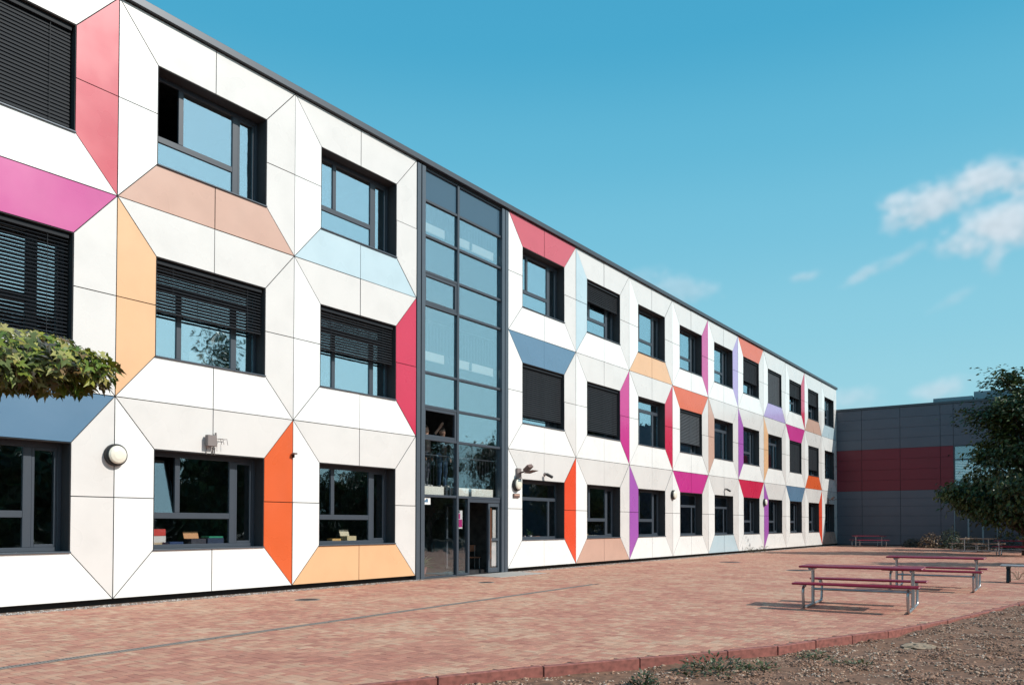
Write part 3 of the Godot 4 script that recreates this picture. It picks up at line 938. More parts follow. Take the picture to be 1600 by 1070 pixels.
# ================= the grey annexe =================
func build_annexe() -> void:
	var a := thing("annexe_building", "lower grey panelled building with a dark red band, standing in shade", "building", Vector3(XE, 0, 0))
	part("wall", boxm(Vector3(0.06, -0.3, -8.0), Vector3(26.0, 9.5, 30.0)), M.backing, a)
	part("coping", boxm(Vector3(-0.05, 9.5, -8.0), Vector3(26.0, 9.66, 30.05), 0.006), M.coping, a)
	var zs := [-0.0, 1.7, 4.19, 6.67, 7.45, 9.94, 12.4, 14.9, 17.4, 19.9, 22.4, 24.9, 27.4, 29.9]
	var ys := [-0.05, 0.62, 1.3, 1.98, 2.65, 3.2, 3.735, 4.47, 5.2, 5.93, 6.66, 7.37, 8.08, 8.79, 9.49]
	for i in zs.size() - 1:
		for j in ys.size() - 1:
			var red: bool = j >= 6 and j < 10 and i < 4
			var hole: bool = (i in [4, 5] and j >= 6 and j < 10) or (i == 4 and j < 4)
			if hole: continue
			part("cladding_panel", boxm(Vector3(0, ys[j] + 0.006, zs[i] + 0.012), Vector3(0.03, ys[j + 1] - 0.006, zs[i + 1] - 0.012), 0.003), M.annexe_red if red else M.annexe_grey, a)
	for i in [4, 5]:
		var w := holder("window", a, Vector3(0, 3.735, zs[i]))
		var ww: float = zs[i + 1] - zs[i]
		var b := MB.new()
		b.box(Vector3(0.0, 0.0, 0.0), Vector3(0.055, 0.08, ww), 0.004)
		b.box(Vector3(0.0, 2.85, 0.0), Vector3(0.055, 2.92, ww), 0.004)
		b.box(Vector3(0.0, 0.08, 0.0), Vector3(0.055, 2.85, 0.08), 0.004)
		b.box(Vector3(0.0, 0.08, ww - 0.08), Vector3(0.055, 2.85, ww), 0.004)
		b.box(Vector3(0.0, 1.95, 0.08), Vector3(0.054, 2.03, ww - 0.08), 0.004)
		part("frame", b.mesh(), M.anthracite, w)
		part("pane", boxm(Vector3(0.03, 0.081, 0.081), Vector3(0.037, 1.949, ww - 0.081)), M.glass, w)
		part("pane", boxm(Vector3(0.03, 2.031, 0.081), Vector3(0.037, 2.849, ww - 0.081)), M.glass, w)
		for k in 11:
			var o := part("slat", boxm(Vector3(-0.004, 0, 0.1), Vector3(0.004, 0.05, ww - 0.1)), M.inside_white, w, Vector3(0.046, 1.8 - k * 0.11, 0))
			o.rotation.z = 0.0
	for i in [4]:
		var w := holder("glazed_door", a, Vector3(0, -0.05, zs[i]))
		var ww: float = zs[i + 1] - zs[i]
		var b := MB.new()
		b.box(Vector3(0, 2.6, 0.0), Vector3(0.055, 2.68, ww), 0.004)
		for k in 4:
			var zz := ww * k / 3.0
			b.box(Vector3(0, 0.0, maxf(zz - 0.05, 0)), Vector3(0.055, 2.6, minf(zz + 0.05, ww)), 0.004)
		part("frame", b.mesh(), M.annexe_unit, w)
		for k in 3:
			part("door_leaf", boxm(Vector3(0.02, 0.01, ww * k / 3.0 + 0.051), Vector3(0.037, 2.599, ww * (k + 1) / 3.0 - 0.051)), M.anthracite, w)
	var u := holder("roof_unit", a, Vector3(1.2, 9.66, 5.2))
	part("casing", boxm(Vector3(0, 0, 0.9), Vector3(3.0, 0.42, 3.3), 0.03), M.annexe_unit, u)
	part("casing", boxm(Vector3(0, 0, 3.35), Vector3(3.4, 0.68, 9.0), 0.03), M.annexe_unit, u)

# ================= picnic tables and benches =================
func table_proto(label: String, at: Vector3, turn: float, plank: String, group := "red picnic tables on the paving") -> Node3D:
	var t := thing("picnic_table", label, "picnic table", at, turn, group)
	if not cache.has("pt_top"):
		cache["pt_top"] = boxm(Vector3(-0.085, 0, -1.0), Vector3(0.085, 0.036, 1.0), 0.014)
		cache["pt_seat"] = boxm(Vector3(-0.075, 0, -1.0), Vector3(0.075, 0.036, 1.0), 0.014)
		var b := MB.new()
		var pts := []
		var side := [Vector2(-0.68, 0.395), Vector2(-0.78, 0.395), Vector2(-0.845, 0.36), Vector2(-0.865, 0.29), Vector2(-0.82, 0.09), Vector2(-0.80, 0.045), Vector2(-0.75, 0.026)]
		for q in side: pts.append(Vector3(q.x, q.y, 0))
		for k in range(side.size() - 1, -1, -1): pts.append(Vector3(-side[k].x, side[k].y, 0))
		b.tube(pts, [0.024], 10)
		cache["pt_leg"] = b.mesh()
		b = MB.new()
		b.tube([Vector3(0, 0.03, 0), Vector3(0, 0.69, 0)], [0.03], 12)
		cache["pt_post"] = b.mesh()
		b = MB.new()
		b.tube([Vector3(-0.3, 0.685, 0), Vector3(-0.26, 0.672, 0), Vector3(0.26, 0.672, 0), Vector3(0.3, 0.685, 0)], [0.024], 10)
		b.box(Vector3(-0.3, 0.688, -0.025), Vector3(0.3, 0.6965, 0.025))
		cache["pt_arm"] = b.mesh()
		b = MB.new()
		b.tube([Vector3(0, 0.3, -0.81), Vector3(0, 0.3, 0.81)], [0.022], 10)
		cache["pt_bar"] = b.mesh()
		b = MB.new()
		b.box(Vector3(-0.14, 0, -0.03), Vector3(0.14, 0.008, 0.03))
		cache["pt_plate"] = b.mesh()
	for k in 4: part("top_plank", cache["pt_top"], M[plank], t, Vector3(-0.276 + k * 0.184, 0.697, 0))
	for s in [-1, 1]:
		for k in 2: part("seat_plank", cache["pt_seat"], M[plank], t, Vector3(s * 0.78 + (k - 0.5) * 0.162, 0.427, 0))
		part("leg_frame", cache["pt_leg"], M.steel, t, Vector3(0, 0, s * 0.82))
		part("post", cache["pt_post"], M.steel, t, Vector3(0, 0, s * 0.82))
		part("top_bracket", cache["pt_arm"], M.steel, t, Vector3(0, 0, s * 0.82))
		for q in [-1, 1]: part("seat_plate", cache["pt_plate"], M.steel, t, Vector3(q * 0.77, 0.419, s * 0.82))
	part("tie_bar", cache["pt_bar"], M.steel, t)
	return t

func build_tables() -> void:
	table_proto("nearest red picnic table with steel tube legs, standing in the sun", Vector3(15.22, GY + 0.003, 11.22), 0.07, "red_plank")
	table_proto("second red picnic table, right behind the nearest one", Vector3(20.75, GY + 0.003, 11.66), 0.02, "red_plank")
	table_proto("small far red picnic table against the grey annexe wall", Vector3(57.0, GY + 0.003, 2.9), 0.5, "red_plank")
	table_proto("shaded red picnic table at the right edge beside the tree trunk", Vector3(44.6, GY + 0.003, 12.0), -0.05, "red_plank")
	table_proto("far picnic table with planks coloured pale for the sun glint left of the tree trunk", Vector3(50.6, GY + 0.003, 9.7), 0.9, "glint_plank")
	var t := thing("bench", "dark bench with splayed black legs and pale seat at the right edge", "bench", Vector3(24.2, GY, 13.55), 0.0)
	for k in 3: part("seat_plank", boxm(Vector3(-0.07, 0.41, -0.85), Vector3(0.07, 0.45, 0.85), 0.012), M.grey_plank, t, Vector3(-0.16 + k * 0.16, 0, 0))
	for s in [-1, 1]:
		var b := MB.new()
		b.box(Vector3(-0.22, 0.35, -0.04), Vector3(0.3, 0.405, 0.04), 0.006)
		b.box(Vector3(-0.04, 0.0, -0.035), Vector3(0.04, 0.4, 0.035), 0.006, Transform3D(Basis(Vector3.BACK, -0.38), Vector3(-0.27, 0.003, 0)))
		b.box(Vector3(-0.04, 0.0, -0.035), Vector3(0.04, 0.4, 0.035), 0.006, Transform3D(Basis(Vector3.BACK, 0.3), Vector3(0.27, 0.003, 0)))
		part("leg", b.mesh(), M.black, t, Vector3(0, 0.0, s * 0.68))

# ================= things on the facade =================
func build_fixtures() -> void:
	var lamps := [[7.733, 2.622, "round white bulkhead lamp between the two leftmost ground-floor windows"], [20.5, 2.605, "round bulkhead lamp on the white panel right of the entrance, under the floodlight"], [32.28, 2.644, "round bulkhead lamp left of the ground-floor magenta panel"], [44.52, 2.6, "farthest round bulkhead lamp, at the ground-floor purple panel"]]
	for l in lamps:
		var o := thing("wall_lamp", l[2], "lamp", Vector3(l[0], l[1], 0.0), 0.0, "round lamps along the ground floor")
		var b := MB.new()
		b.lathe([Vector2(0.0, 0.003), Vector2(0.2, 0.003), Vector2(0.205, 0.02), Vector2(0.2, 0.09), Vector2(0.175, 0.115), Vector2(0.165, 0.105)], Vector3.ZERO, Vector3.BACK, 28)
		part("housing", b.mesh(), M.black, o)
		b = MB.new()
		b.lathe([Vector2(0.168, 0.1), Vector2(0.165, 0.125), Vector2(0.14, 0.15), Vector2(0.08, 0.168), Vector2(0.0, 0.172)], Vector3.ZERO, Vector3.BACK, 28)
		part("diffuser", b.mesh(), M.opal, o)
	var floods := [[20.62, 3.02, "brown floodlight on a wall bracket beside the glazed stairwell"], [58.2, 3.1, "far floodlight on the last shaded bay beside the annexe"]]
	for l in floods:
		var o := thing("floodlight", l[2], "floodlight", Vector3(l[0], l[1], 0.0), 0.0, "floodlights on the facade")
		part("wall_bracket", boxm(Vector3(-0.13, -0.32, 0.002), Vector3(0.1, 0.1, 0.07), 0.01), M.box_grey, o)
		var b := MB.new()
		b.tube([Vector3(0, -0.05, 0.06), Vector3(0.05, 0.0, 0.22), Vector3(0.08, 0.04, 0.3)], [0.028], 8)
		part("arm", b.mesh(), M.brown_metal, o)
		b = MB.new()
		b.box(Vector3(-0.15, -0.12, -0.06), Vector3(0.15, 0.12, 0.06), 0.015, Transform3D(Basis(Vector3.RIGHT, 0.9) * Basis(Vector3.UP, 0.2), Vector3(0.08, 0.1, 0.33)))
		part("head", b.mesh(), M.brown_metal, o)
		b = MB.new()
		b.box(Vector3(-0.17, -0.008, -0.15), Vector3(0.17, 0.008, 0.17), 0.003, Transform3D(Basis(Vector3.RIGHT, -0.25), Vector3(0.1, -0.02, 0.42)))
		part("visor", b.mesh(), M.brown_metal, o)
	var cams := [[22.14, 2.95, "small dark camera above the window right of the entrance"], [38.5, 3.05, "small dark camera above the window over the light blue panel"]]
	for l in cams:
		var o := thing("security_camera", l[2], "camera", Vector3(l[0], l[1], 0.0), 0.0, "cameras on the facade")
		var b := MB.new()
		b.lathe([Vector2(0.0, 0.0), Vector2(0.06, 0.0), Vector2(0.06, 0.03), Vector2(0.0, 0.035)], Vector3(0, 0.06, 0.002), Vector3.BACK, 14)
		b.tube([Vector3(0, 0.06, 0.03), Vector3(0, 0.09, 0.1), Vector3(0.02, 0.06, 0.17)], [0.018], 8)
		part("mount", b.mesh(), M.box_grey, o)
		b = MB.new()
		b.tube([Vector3(-0.08, 0.06, 0.12), Vector3(-0.06, 0.05, 0.14), Vector3(0.08, -0.03, 0.24), Vector3(0.1, -0.042, 0.255)], [0.035, 0.05, 0.05, 0.042], 12)
		part("body", b.mesh(), M.black, o)
	var bx := thing("junction_box", "grey box with thin spikes above the leftmost ground-floor book window", "junction box", Vector3(9.68, 3.04, 0.0))
	part("case", boxm(Vector3(-0.12, -0.11, 0.04), Vector3(0.08, 0.12, 0.14), 0.01), M.box_grey, bx)
	var bb := MB.new()
	for x in [-0.07, 0.06, 0.12]: bb.tube([Vector3(x, -0.12, 0.03), Vector3(x, -0.27, 0.012)], [0.008], 6)
	bb.tube([Vector3(0.12, 0.18, 0.05), Vector3(0.13, -0.1, 0.06)], [0.02], 8)
	part("cable", bb.mesh(), M.box_grey, bx)
	bb = MB.new()
	for x in [0.17, 0.23, 0.32]: bb.tube([Vector3(x, 0.06, 0.04), Vector3(x, 0.06, 0.14), Vector3(x + 0.01, -0.06, 0.16)], [0.006], 5)
	bb.tube([Vector3(0.08, 0.06, 0.06), Vector3(0.34, 0.06, 0.06)], [0.007], 5)
	part("spike", bb.mesh(), M.box_grey, bx)
	var sn := thing("wall_sensor", "tiny dark sensor at the right edge of the orange ground-floor panel", "sensor", Vector3(11.8, 2.9, 0.0))
	part("mount", boxm(Vector3(-0.02, -0.05, 0.002), Vector3(0.02, 0.03, 0.05), 0.005), M.black, sn)
	part("head", boxm(Vector3(-0.05, 0.02, 0.02), Vector3(0.04, 0.06, 0.12), 0.008), M.box_grey, sn)
	var sg := thing("wall_sign", "small brown plate under the round lamp right of the entrance", "sign", Vector3(20.5, 2.26, 0.0))
	part("plate", boxm(Vector3(-0.16, -0.06, 0.003), Vector3(0.16, 0.06, 0.05), 0.006), M.brown_metal, sg)
	part("face_strip", boxm(Vector3(-0.14, 0.0, 0.05), Vector3(0.14, 0.04, 0.053)), M.salmon, sg)
	var ps := thing("poster", "pink and white poster stuck inside the narrow pane beside the door", "poster", Vector3(17.87, 1.5, -0.112))
	part("paper", boxm(Vector3(-0.1, -0.26, 0), Vector3(0.12, 0.26, 0.002)), M.white, ps)
	part("pink_print", boxm(Vector3(-0.09, -0.22, 0.002), Vector3(0.11, 0.0, 0.003)), M.magenta, ps)
	part("dark_print", boxm(Vector3(-0.09, 0.02, 0.002), Vector3(0.02, 0.17, 0.003)), M.magenta, ps)
	part("dark_print", boxm(Vector3(-0.09, 0.19, 0.002), Vector3(0.0, 0.25, 0.003)), M.anthracite, ps)
	var st := thing("door_sticker", "white and blue sticker in the top left corner of the entrance glazing", "sticker", Vector3(16.42, 2.0, -0.088))
	part("paper", boxm(Vector3(-0.14, -0.1, 0), Vector3(0.15, 0.09, 0.002)), M.white, st)
	var tb := MB.new()
	tb.prism(PackedVector2Array([Vector2(-0.12, -0.04), Vector2(-0.02, 0.06), Vector2(0.05, 0.05), Vector2(0.05, -0.04)]), 0.002, 0.003)
	part("blue_print", tb.mesh(), M.slate_blue, st)

# ================= small things on the window boards =================
func cbox(called: String, label: String, category: String, at: Vector3, size: Vector3, c: Color, turn := 0.0, lid := Color(0, 0, 0, 0)) -> void:
	var o := thing(called, label, category, at, turn)
	var b := MB.new()
	b.colored = true
	b.tint = c
	b.box(Vector3(-size.x / 2, 0, -size.z / 2), Vector3(size.x / 2, size.y, size.z / 2), 0.004)
	part("body", b.mesh(), M.paint_vc, o)
	if lid.a > 0.0:
		b = MB.new()
		b.colored = true
		b.tint = lid
		b.box(Vector3(-size.x / 2, 0, -0.006), Vector3(size.x / 2, size.y * 0.85, 0.006), 0.003, Transform3D(Basis(Vector3.RIGHT, -0.35), Vector3(0, size.y + 0.001, -size.z / 2)))
		part("open_lid", b.mesh(), M.paint_vc, o)

func build_sill_things() -> void:
	var y := WY0 + 0.007
	var z := -0.5
	var a := col_x(1)
	cbox("book_pile", "striped pile of books at the left end of the book window", "books", Vector3(a + 1.0, y, z), Vector3(0.36, 0.12, 0.26), Color(0.5, 0.38, 0.22))
	cbox("white_box", "white box standing on the striped book pile", "box", Vector3(a + 1.08, y + 0.121, z), Vector3(0.36, 0.13, 0.24), Color(0.7, 0.68, 0.66))
	cbox("red_box", "red box on top of the white box in the book window", "box", Vector3(a + 1.05, y + 0.252, z), Vector3(0.4, 0.13, 0.26), Color(0.6, 0.06, 0.05))
	cbox("red_book", "flat red book in the middle of the book window", "book", Vector3(a + 1.47, y, z), Vector3(0.36, 0.045, 0.26), Color(0.6, 0.05, 0.05))
	cbox("blue_book", "dark blue book with a white label lying on the red book", "book", Vector3(a + 1.49, y + 0.046, z), Vector3(0.32, 0.08, 0.22), Color(0.03, 0.06, 0.16), 0.1)
	cbox("cardboard_box", "open cardboard box with its orange lid up in the book window", "box", Vector3(a + 1.98, y, z), Vector3(0.34, 0.18, 0.26), Color(0.05, 0.05, 0.07), 0.0, Color(0.62, 0.3, 0.12))
	cbox("paper_stack", "white papers under the green box in the book window", "papers", Vector3(a + 2.42, y, z), Vector3(0.4, 0.03, 0.28), Color(0.7, 0.7, 0.7))
	cbox("green_box", "dark box with green lid at the right end of the book window", "box", Vector3(a + 2.38, y + 0.031, z), Vector3(0.38, 0.16, 0.26), Color(0.03, 0.05, 0.1))
	cbox("green_book", "green book lying on the dark box in the book window", "book", Vector3(a + 2.38, y + 0.192, z), Vector3(0.36, 0.035, 0.25), Color(0.03, 0.3, 0.17), 0.08)
	a = col_x(2)
	cbox("yellow_box", "small yellow box in the window left of the stairwell", "box", Vector3(a + 1.68, y, z), Vector3(0.28, 0.13, 0.2), Color(0.7, 0.42, 0.14))
	cbox("cream_box", "cream box with its lid open in the window left of the stairwell", "box", Vector3(a + 2.15, y, z), Vector3(0.32, 0.19, 0.24), Color(0.7, 0.58, 0.36), 0.05, Color(0.66, 0.6, 0.45))
	cbox("loose_papers", "white papers lying in the window left of the stairwell", "papers", Vector3(a + 2.6, y, z), Vector3(0.3, 0.035, 0.22), Color(0.75, 0.75, 0.75), 0.1)
	cbox("pale_folder", "pale folder at the right end of the window left of the stairwell", "folder", Vector3(a + 3.0, y, z), Vector3(0.3, 0.03, 0.22), Color(0.72, 0.72, 0.74), -0.1)
	a = col_x(4)
	cbox("white_cup", "white cup in the window right of the entrance", "cup", Vector3(a + 1.95, y, z), Vector3(0.1, 0.12, 0.1), Color(0.75, 0.72, 0.7))
	cbox("small_jar", "small pale jar at the left in the window right of the entrance", "jar", Vector3(a + 1.62, y, z), Vector3(0.07, 0.11, 0.07), Color(0.55, 0.5, 0.5))
	cbox("clay_bowl", "brown clay bowl in the window right of the entrance", "bowl", Vector3(a + 2.3, y, z), Vector3(0.26, 0.09, 0.16), Color(0.35, 0.16, 0.09))
	a = col_x(5)
	cbox("long_white_box", "long white box in the window over the salmon panel", "box", Vector3(a + 2.05, y, z), Vector3(0.62, 0.08, 0.2), Color(0.72, 0.7, 0.55))
	cbox("cream_pot", "cream pot at the left in the window over the salmon panel", "pot", Vector3(a + 1.55, y, z), Vector3(0.12, 0.13, 0.12), Color(0.6, 0.5, 0.36))
	var y2 := SH + y
	a = col_x(1)
	cbox("plastic_tub", "white plastic tub in the first-floor window under the half-lowered blind", "tub", Vector3(a + 1.93, y2, z), Vector3(0.4, 0.3, 0.24), Color(0.75, 0.72, 0.6))
	for d in [[a + 2.45, y2, "first-floor pot plant beside the white plastic tub", 0.2], [a + 2.85, y2, "small first-floor pot plant at the right of the tub window", 0.15], [col_x(4) + 2.05, WY0 + 0.007, "pot plant in the window right of the entrance", 0.26], [16.62, GY, "arching house plant behind the glass left of the entrance", 0.62]]:
		pot_plant(Vector3(d[0], d[1], -0.58 if d[3] > 0.2 and d[3] < 0.3 else (-0.55 if d[3] < 0.5 else -0.5)), d[3], d[2])
	# chair in the lobby
	var ch := thing("lobby_chair", "brown chair seen through the open entrance door", "chair", Vector3(19.5, GY, -0.95), -0.5)
	var b := MB.new()
	b.box(Vector3(-0.21, 0.43, -0.2), Vector3(0.21, 0.46, 0.2), 0.01)
	part("seat", b.mesh(), M.chair_brown, ch)
	part("backrest", boxm(Vector3(-0.21, 0.62, -0.22), Vector3(0.21, 0.82, -0.2), 0.01), M.chair_brown, ch)
	for sx in [-0.18, 0.18]:
		for sz in [-0.2, 0.17]:
			b = MB.new()
			b.tube([Vector3(sx, 0.0, sz), Vector3(sx, 0.8 if sz < 0 else 0.43, sz)], [0.011], 6)
			part("leg", b.mesh(), M.steel, ch)

func leaf_blade(b: MB, root: Vector3, dir: Vector3, len: float, wid: float, droop: float) -> void:
	var side := dir.cross(Vector3.UP).normalized()
	var prev := root
	var pw := wid * 0.3
	var d := dir
	for k in 4:
		d = (d + Vector3(0, -droop, 0)).normalized()
		var p := prev + d * len / 4.0
		var w: float = wid * [0.9, 1.0, 0.6, 0.05][k]
		var up := side.cross(d)
		b.quad(prev - side * pw, prev + side * pw, p + side * w, p - side * w, up if up.y > 0 else -up)
		prev = p
		pw = w

func pot_plant(at: Vector3, h: float, label: String) -> void:
	var o := thing("pot_plant", label, "plant", at)
	var b := MB.new()
	var r := h * 0.3
	b.lathe([Vector2(0, 0.0), Vector2(r * 0.75, 0.0), Vector2(r, h * 0.4), Vector2(r * 1.06, h * 0.4), Vector2(r * 1.06, h * 0.45), Vector2(r * 0.9, h * 0.45), Vector2(0, h * 0.42)], Vector3.ZERO, Vector3.UP, 14)
	part("pot", b.mesh(), M.pot, o)
	b = MB.new()
	b.colored = true
	for k in 22:
		var a := k * 2.4
		var e := rng.randf_range(0.5, 1.3)
		b.tint = Color(0.05, 0.11, 0.03) * rng.randf_range(0.7, 1.6)
		leaf_blade(b, Vector3(0, h * 0.42, 0), Vector3(cos(a) * cos(e), sin(e), sin(a) * cos(e)), h * rng.randf_range(0.7, 1.15), h * 0.06, 0.22)
	part("foliage", b.mesh(), M.weed, o)

# ================= people on the landing =================
func body_mesh(bones: Array, lo: Vector3, hi: Vector3, cell: float) -> ArrayMesh:
	var nx := int((hi.x - lo.x) / cell) + 2
	var ny := int((hi.y - lo.y) / cell) + 2
	var nz := int((hi.z - lo.z) / cell) + 2
	var fld := PackedFloat32Array()
	fld.resize(nx * ny * nz)
	fld.fill(0.3)
	for bn in bones:
		var A: Vector3 = bn[0]
		var B: Vector3 = bn[1]
		var ra: float = bn[2]
		var rb: float = bn[3]
		var mn := (A.min(B) - Vector3.ONE * (maxf(ra, rb) + 0.09) - lo) / cell
		var mx := (A.max(B) + Vector3.ONE * (maxf(ra, rb) + 0.09) - lo) / cell
		var ab := B - A
		var l2 := maxf(ab.length_squared(), 1e-6)
		for k in range(maxi(0, int(mn.z)), mini(nz, int(mx.z) + 1)):
			for j in range(maxi(0, int(mn.y)), mini(ny, int(mx.y) + 1)):
				for i in range(maxi(0, int(mn.x)), mini(nx, int(mx.x) + 1)):
					var p := lo + Vector3(i, j, k) * cell
					var t := clampf((p - A).dot(ab) / l2, 0.0, 1.0)
					var d := p.distance_to(A + ab * t) - lerpf(ra, rb, t)
					var id := (k * ny + j) * nx + i
					var o := fld[id]
					var hh := clampf(0.5 + 0.5 * (o - d) / 0.035, 0.0, 1.0)
					fld[id] = lerpf(o, d, hh) - 0.035 * hh * (1.0 - hh)
	var cellv := {}
	var verts := PackedVector3Array()
	var norms := PackedVector3Array()
	var off := [0, 1, nx, nx + 1, nx * ny, nx * ny + 1, nx * ny + nx, nx * ny + nx + 1]
	var cor := [Vector3(0, 0, 0), Vector3(1, 0, 0), Vector3(0, 1, 0), Vector3(1, 1, 0), Vector3(0, 0, 1), Vector3(1, 0, 1), Vector3(0, 1, 1), Vector3(1, 1, 1)]
	var edges := [[0, 1], [2, 3], [4, 5], [6, 7], [0, 2], [1, 3], [4, 6], [5, 7], [0, 4], [1, 5], [2, 6], [3, 7]]
	for k in nz - 1:
		for j in ny - 1:
			for i in nx - 1:
				var id := (k * ny + j) * nx + i
				var sgn := 0
				for q in 8:
					if fld[id + off[q]] < 0.0: sgn += 1
				if sgn == 0 or sgn == 8: continue
				var s := Vector3.ZERO
				var cnt := 0
				for e in edges:
					var f0 := fld[id + off[e[0]]]
					var f1 := fld[id + off[e[1]]]
					if (f0 < 0.0) != (f1 < 0.0):
						s += (cor[e[0]] as Vector3).lerp(cor[e[1]], f0 / (f0 - f1))
						cnt += 1
				cellv[id] = verts.size()
				verts.append(lo + (Vector3(i, j, k) + s / cnt) * cell)
				norms.append(Vector3(fld[id + 1] - fld[id], fld[id + nx] - fld[id], fld[id + nx * ny] - fld[id]).normalized())
	var b := MB.new()
	var dirs := [[1, nx, nx * ny], [nx, nx * ny, 1], [nx * ny, 1, nx]]
	for id in cellv:
		for d in dirs:
			var f0 := fld[id]
			var f1 := fld[id + d[0]]
			if (f0 < 0.0) == (f1 < 0.0): continue
			var c1: int = id - d[1]
			var c2: int = id - d[1] - d[2]
			var c3: int = id - d[2]
			if not (cellv.has(c1) and cellv.has(c2) and cellv.has(c3)): continue
			var q := [cellv[id], cellv[c1], cellv[c2], cellv[c3]]
			b.smooth_tri(verts[q[0]], verts[q[1]], verts[q[2]], norms[q[0]], norms[q[1]], norms[q[2]])
			b.smooth_tri(verts[q[0]], verts[q[2]], verts[q[3]], norms[q[0]], norms[q[2]], norms[q[3]])
	return b.mesh()

func person(at: Vector3, turn: float, label: String, legs: Color, arm_up: bool) -> void:
	var o := thing("person", label, "person", at, turn, "people on the stair landing")
	var torso := [[Vector3(0, 0.92, 0), Vector3(0, 1.12, 0), 0.145, 0.135], [Vector3(0, 1.12, 0), Vector3(0, 1.36, 0), 0.135, 0.15], [Vector3(-0.15, 1.38, 0), Vector3(0.15, 1.38, 0), 0.075, 0.075], [Vector3(0.19, 1.37, 0), Vector3(0.25, 1.1, 0.02), 0.055, 0.045], [Vector3(0.25, 1.1, 0.02), Vector3(0.22, 0.86, 0.1), 0.042, 0.032]]
	var skin := [[Vector3(0, 1.4, 0), Vector3(0, 1.52, 0.01), 0.055, 0.052], [Vector3(0, 1.6, 0.01), Vector3(0, 1.66, 0.0), 0.085, 0.09], [Vector3(0, 1.54, 0.04), Vector3(0, 1.58, 0.04), 0.05, 0.06], [Vector3(0, 1.585, 0.1), Vector3(0, 1.6, 0.09), 0.014, 0.012], [Vector3(0.22, 0.85, 0.1), Vector3(0.21, 0.76, 0.13), 0.03, 0.022], [Vector3(0.09, 1.6, 0), Vector3(0.092, 1.63, 0), 0.014, 0.016], [Vector3(-0.09, 1.6, 0), Vector3(-0.092, 1.63, 0), 0.014, 0.016]]
	if arm_up:
		torso.append([Vector3(-0.19, 1.37, 0.0), Vector3(-0.34, 1.52, 0.12), 0.055, 0.047])
		skin.append([Vector3(-0.34, 1.52, 0.12), Vector3(-0.2, 1.74, 0.2), 0.042, 0.03])
		skin.append([Vector3(-0.2, 1.74, 0.2), Vector3(-0.16, 1.81, 0.22), 0.034, 0.03])
		for k in 4: skin.append([Vector3(-0.175 + k * 0.018, 1.81, 0.22), Vector3(-0.17 + k * 0.024, 1.88 - absf(k - 1.4) * 0.012, 0.23), 0.0105, 0.008])
		skin.append([Vector3(-0.195, 1.77, 0.21), Vector3(-0.22, 1.82, 0.24), 0.011, 0.009])
	else:
		torso.append([Vector3(-0.19, 1.37, 0), Vector3(-0.25, 1.1, 0.02), 0.055, 0.045])
		torso.append([Vector3(-0.25, 1.1, 0.02), Vector3(-0.22, 0.86, 0.1), 0.042, 0.032])
		skin.append([Vector3(-0.22, 0.85, 0.1), Vector3(-0.21, 0.76, 0.13), 0.03, 0.022])
	var leg := [[Vector3(-0.1, 0.9, 0), Vector3(0.1, 0.9, 0), 0.13, 0.13]]
	var shoe := []
	for s in [-1, 1]:
		leg.append([Vector3(s * 0.09, 0.85, 0), Vector3(s * 0.1, 0.48, 0.02), 0.085, 0.06])
		leg.append([Vector3(s * 0.1, 0.48, 0.02), Vector3(s * 0.1, 0.09, -0.01), 0.058, 0.045])
		shoe.append([Vector3(s * 0.1, 0.05, -0.03), Vector3(s * 0.12, 0.04, 0.15), 0.045, 0.036])
	var body := mat("skin_tone", lin(0.42, 0.25, 0.18), 0.6)
	part("body", body_mesh(skin + [torso[1]], Vector3(-0.45, 0.65, -0.25), Vector3(0.45, 1.95, 0.4), 0.016), body, o)
	part("shirt", body_mesh(torso.map(func(q): return [q[0], q[1], q[2] + 0.008, q[3] + 0.008]), Vector3(-0.5, 0.7, -0.25), Vector3(0.5, 1.7, 0.35), 0.022), M.black, o)
	part("trousers", body_mesh(leg, Vector3(-0.35, 0, -0.25), Vector3(0.35, 1.15, 0.25), 0.022), mat("cloth", legs, 0.9), o)
	part("shoes", body_mesh(shoe, Vector3(-0.3, -0.02, -0.15), Vector3(0.3, 0.2, 0.3), 0.016), M.white, o)
	var hb := MB.new()
	part("hair", body_mesh([[Vector3(0, 1.66, -0.015), Vector3(0, 1.69, -0.01), 0.098, 0.092], [Vector3(0, 1.6, -0.05), Vector3(0, 1.64, -0.05), 0.07, 0.08]], Vector3(-0.25, 1.4, -0.25), Vector3(0.25, 1.9, 0.2), 0.02), M.bark, o)

# ================= plants =================
func maple_leaf() -> ArrayMesh:
	var b := MB.new()
	b.colored = true
	var out := [Vector2(0, 0), Vector2(0.2, -0.06), Vector2(0.34, -0.1), Vector2(0.26, 0.08), Vector2(0.5, 0.22), Vector2(0.44, 0.3), Vector2(0.52, 0.42), Vector2(0.2, 0.4), Vector2(0.16, 0.62), Vector2(0.11, 0.66), Vector2(0, 1.0)]
	for s in [-1.0, 1.0]:
		for k in range(1, out.size() - 1):
			var p := func(q: Vector2) -> Vector3:
				var r := Vector2(q.x * s, q.y - 0.3)
				return Vector3(r.x, absf(r.x) * 0.22 - maxf(q.y - 0.5, 0.0) * 0.3, r.y)
			b.face(p.call(Vector2(0, 0.3)), p.call(out[k]), p.call(out[k + 1]), Vector3.UP)
	b.tube([Vector3(0, 0, -0.3), Vector3(0, 0.05, -0.65)], [0.012], 3, false)
	return b.mesh()

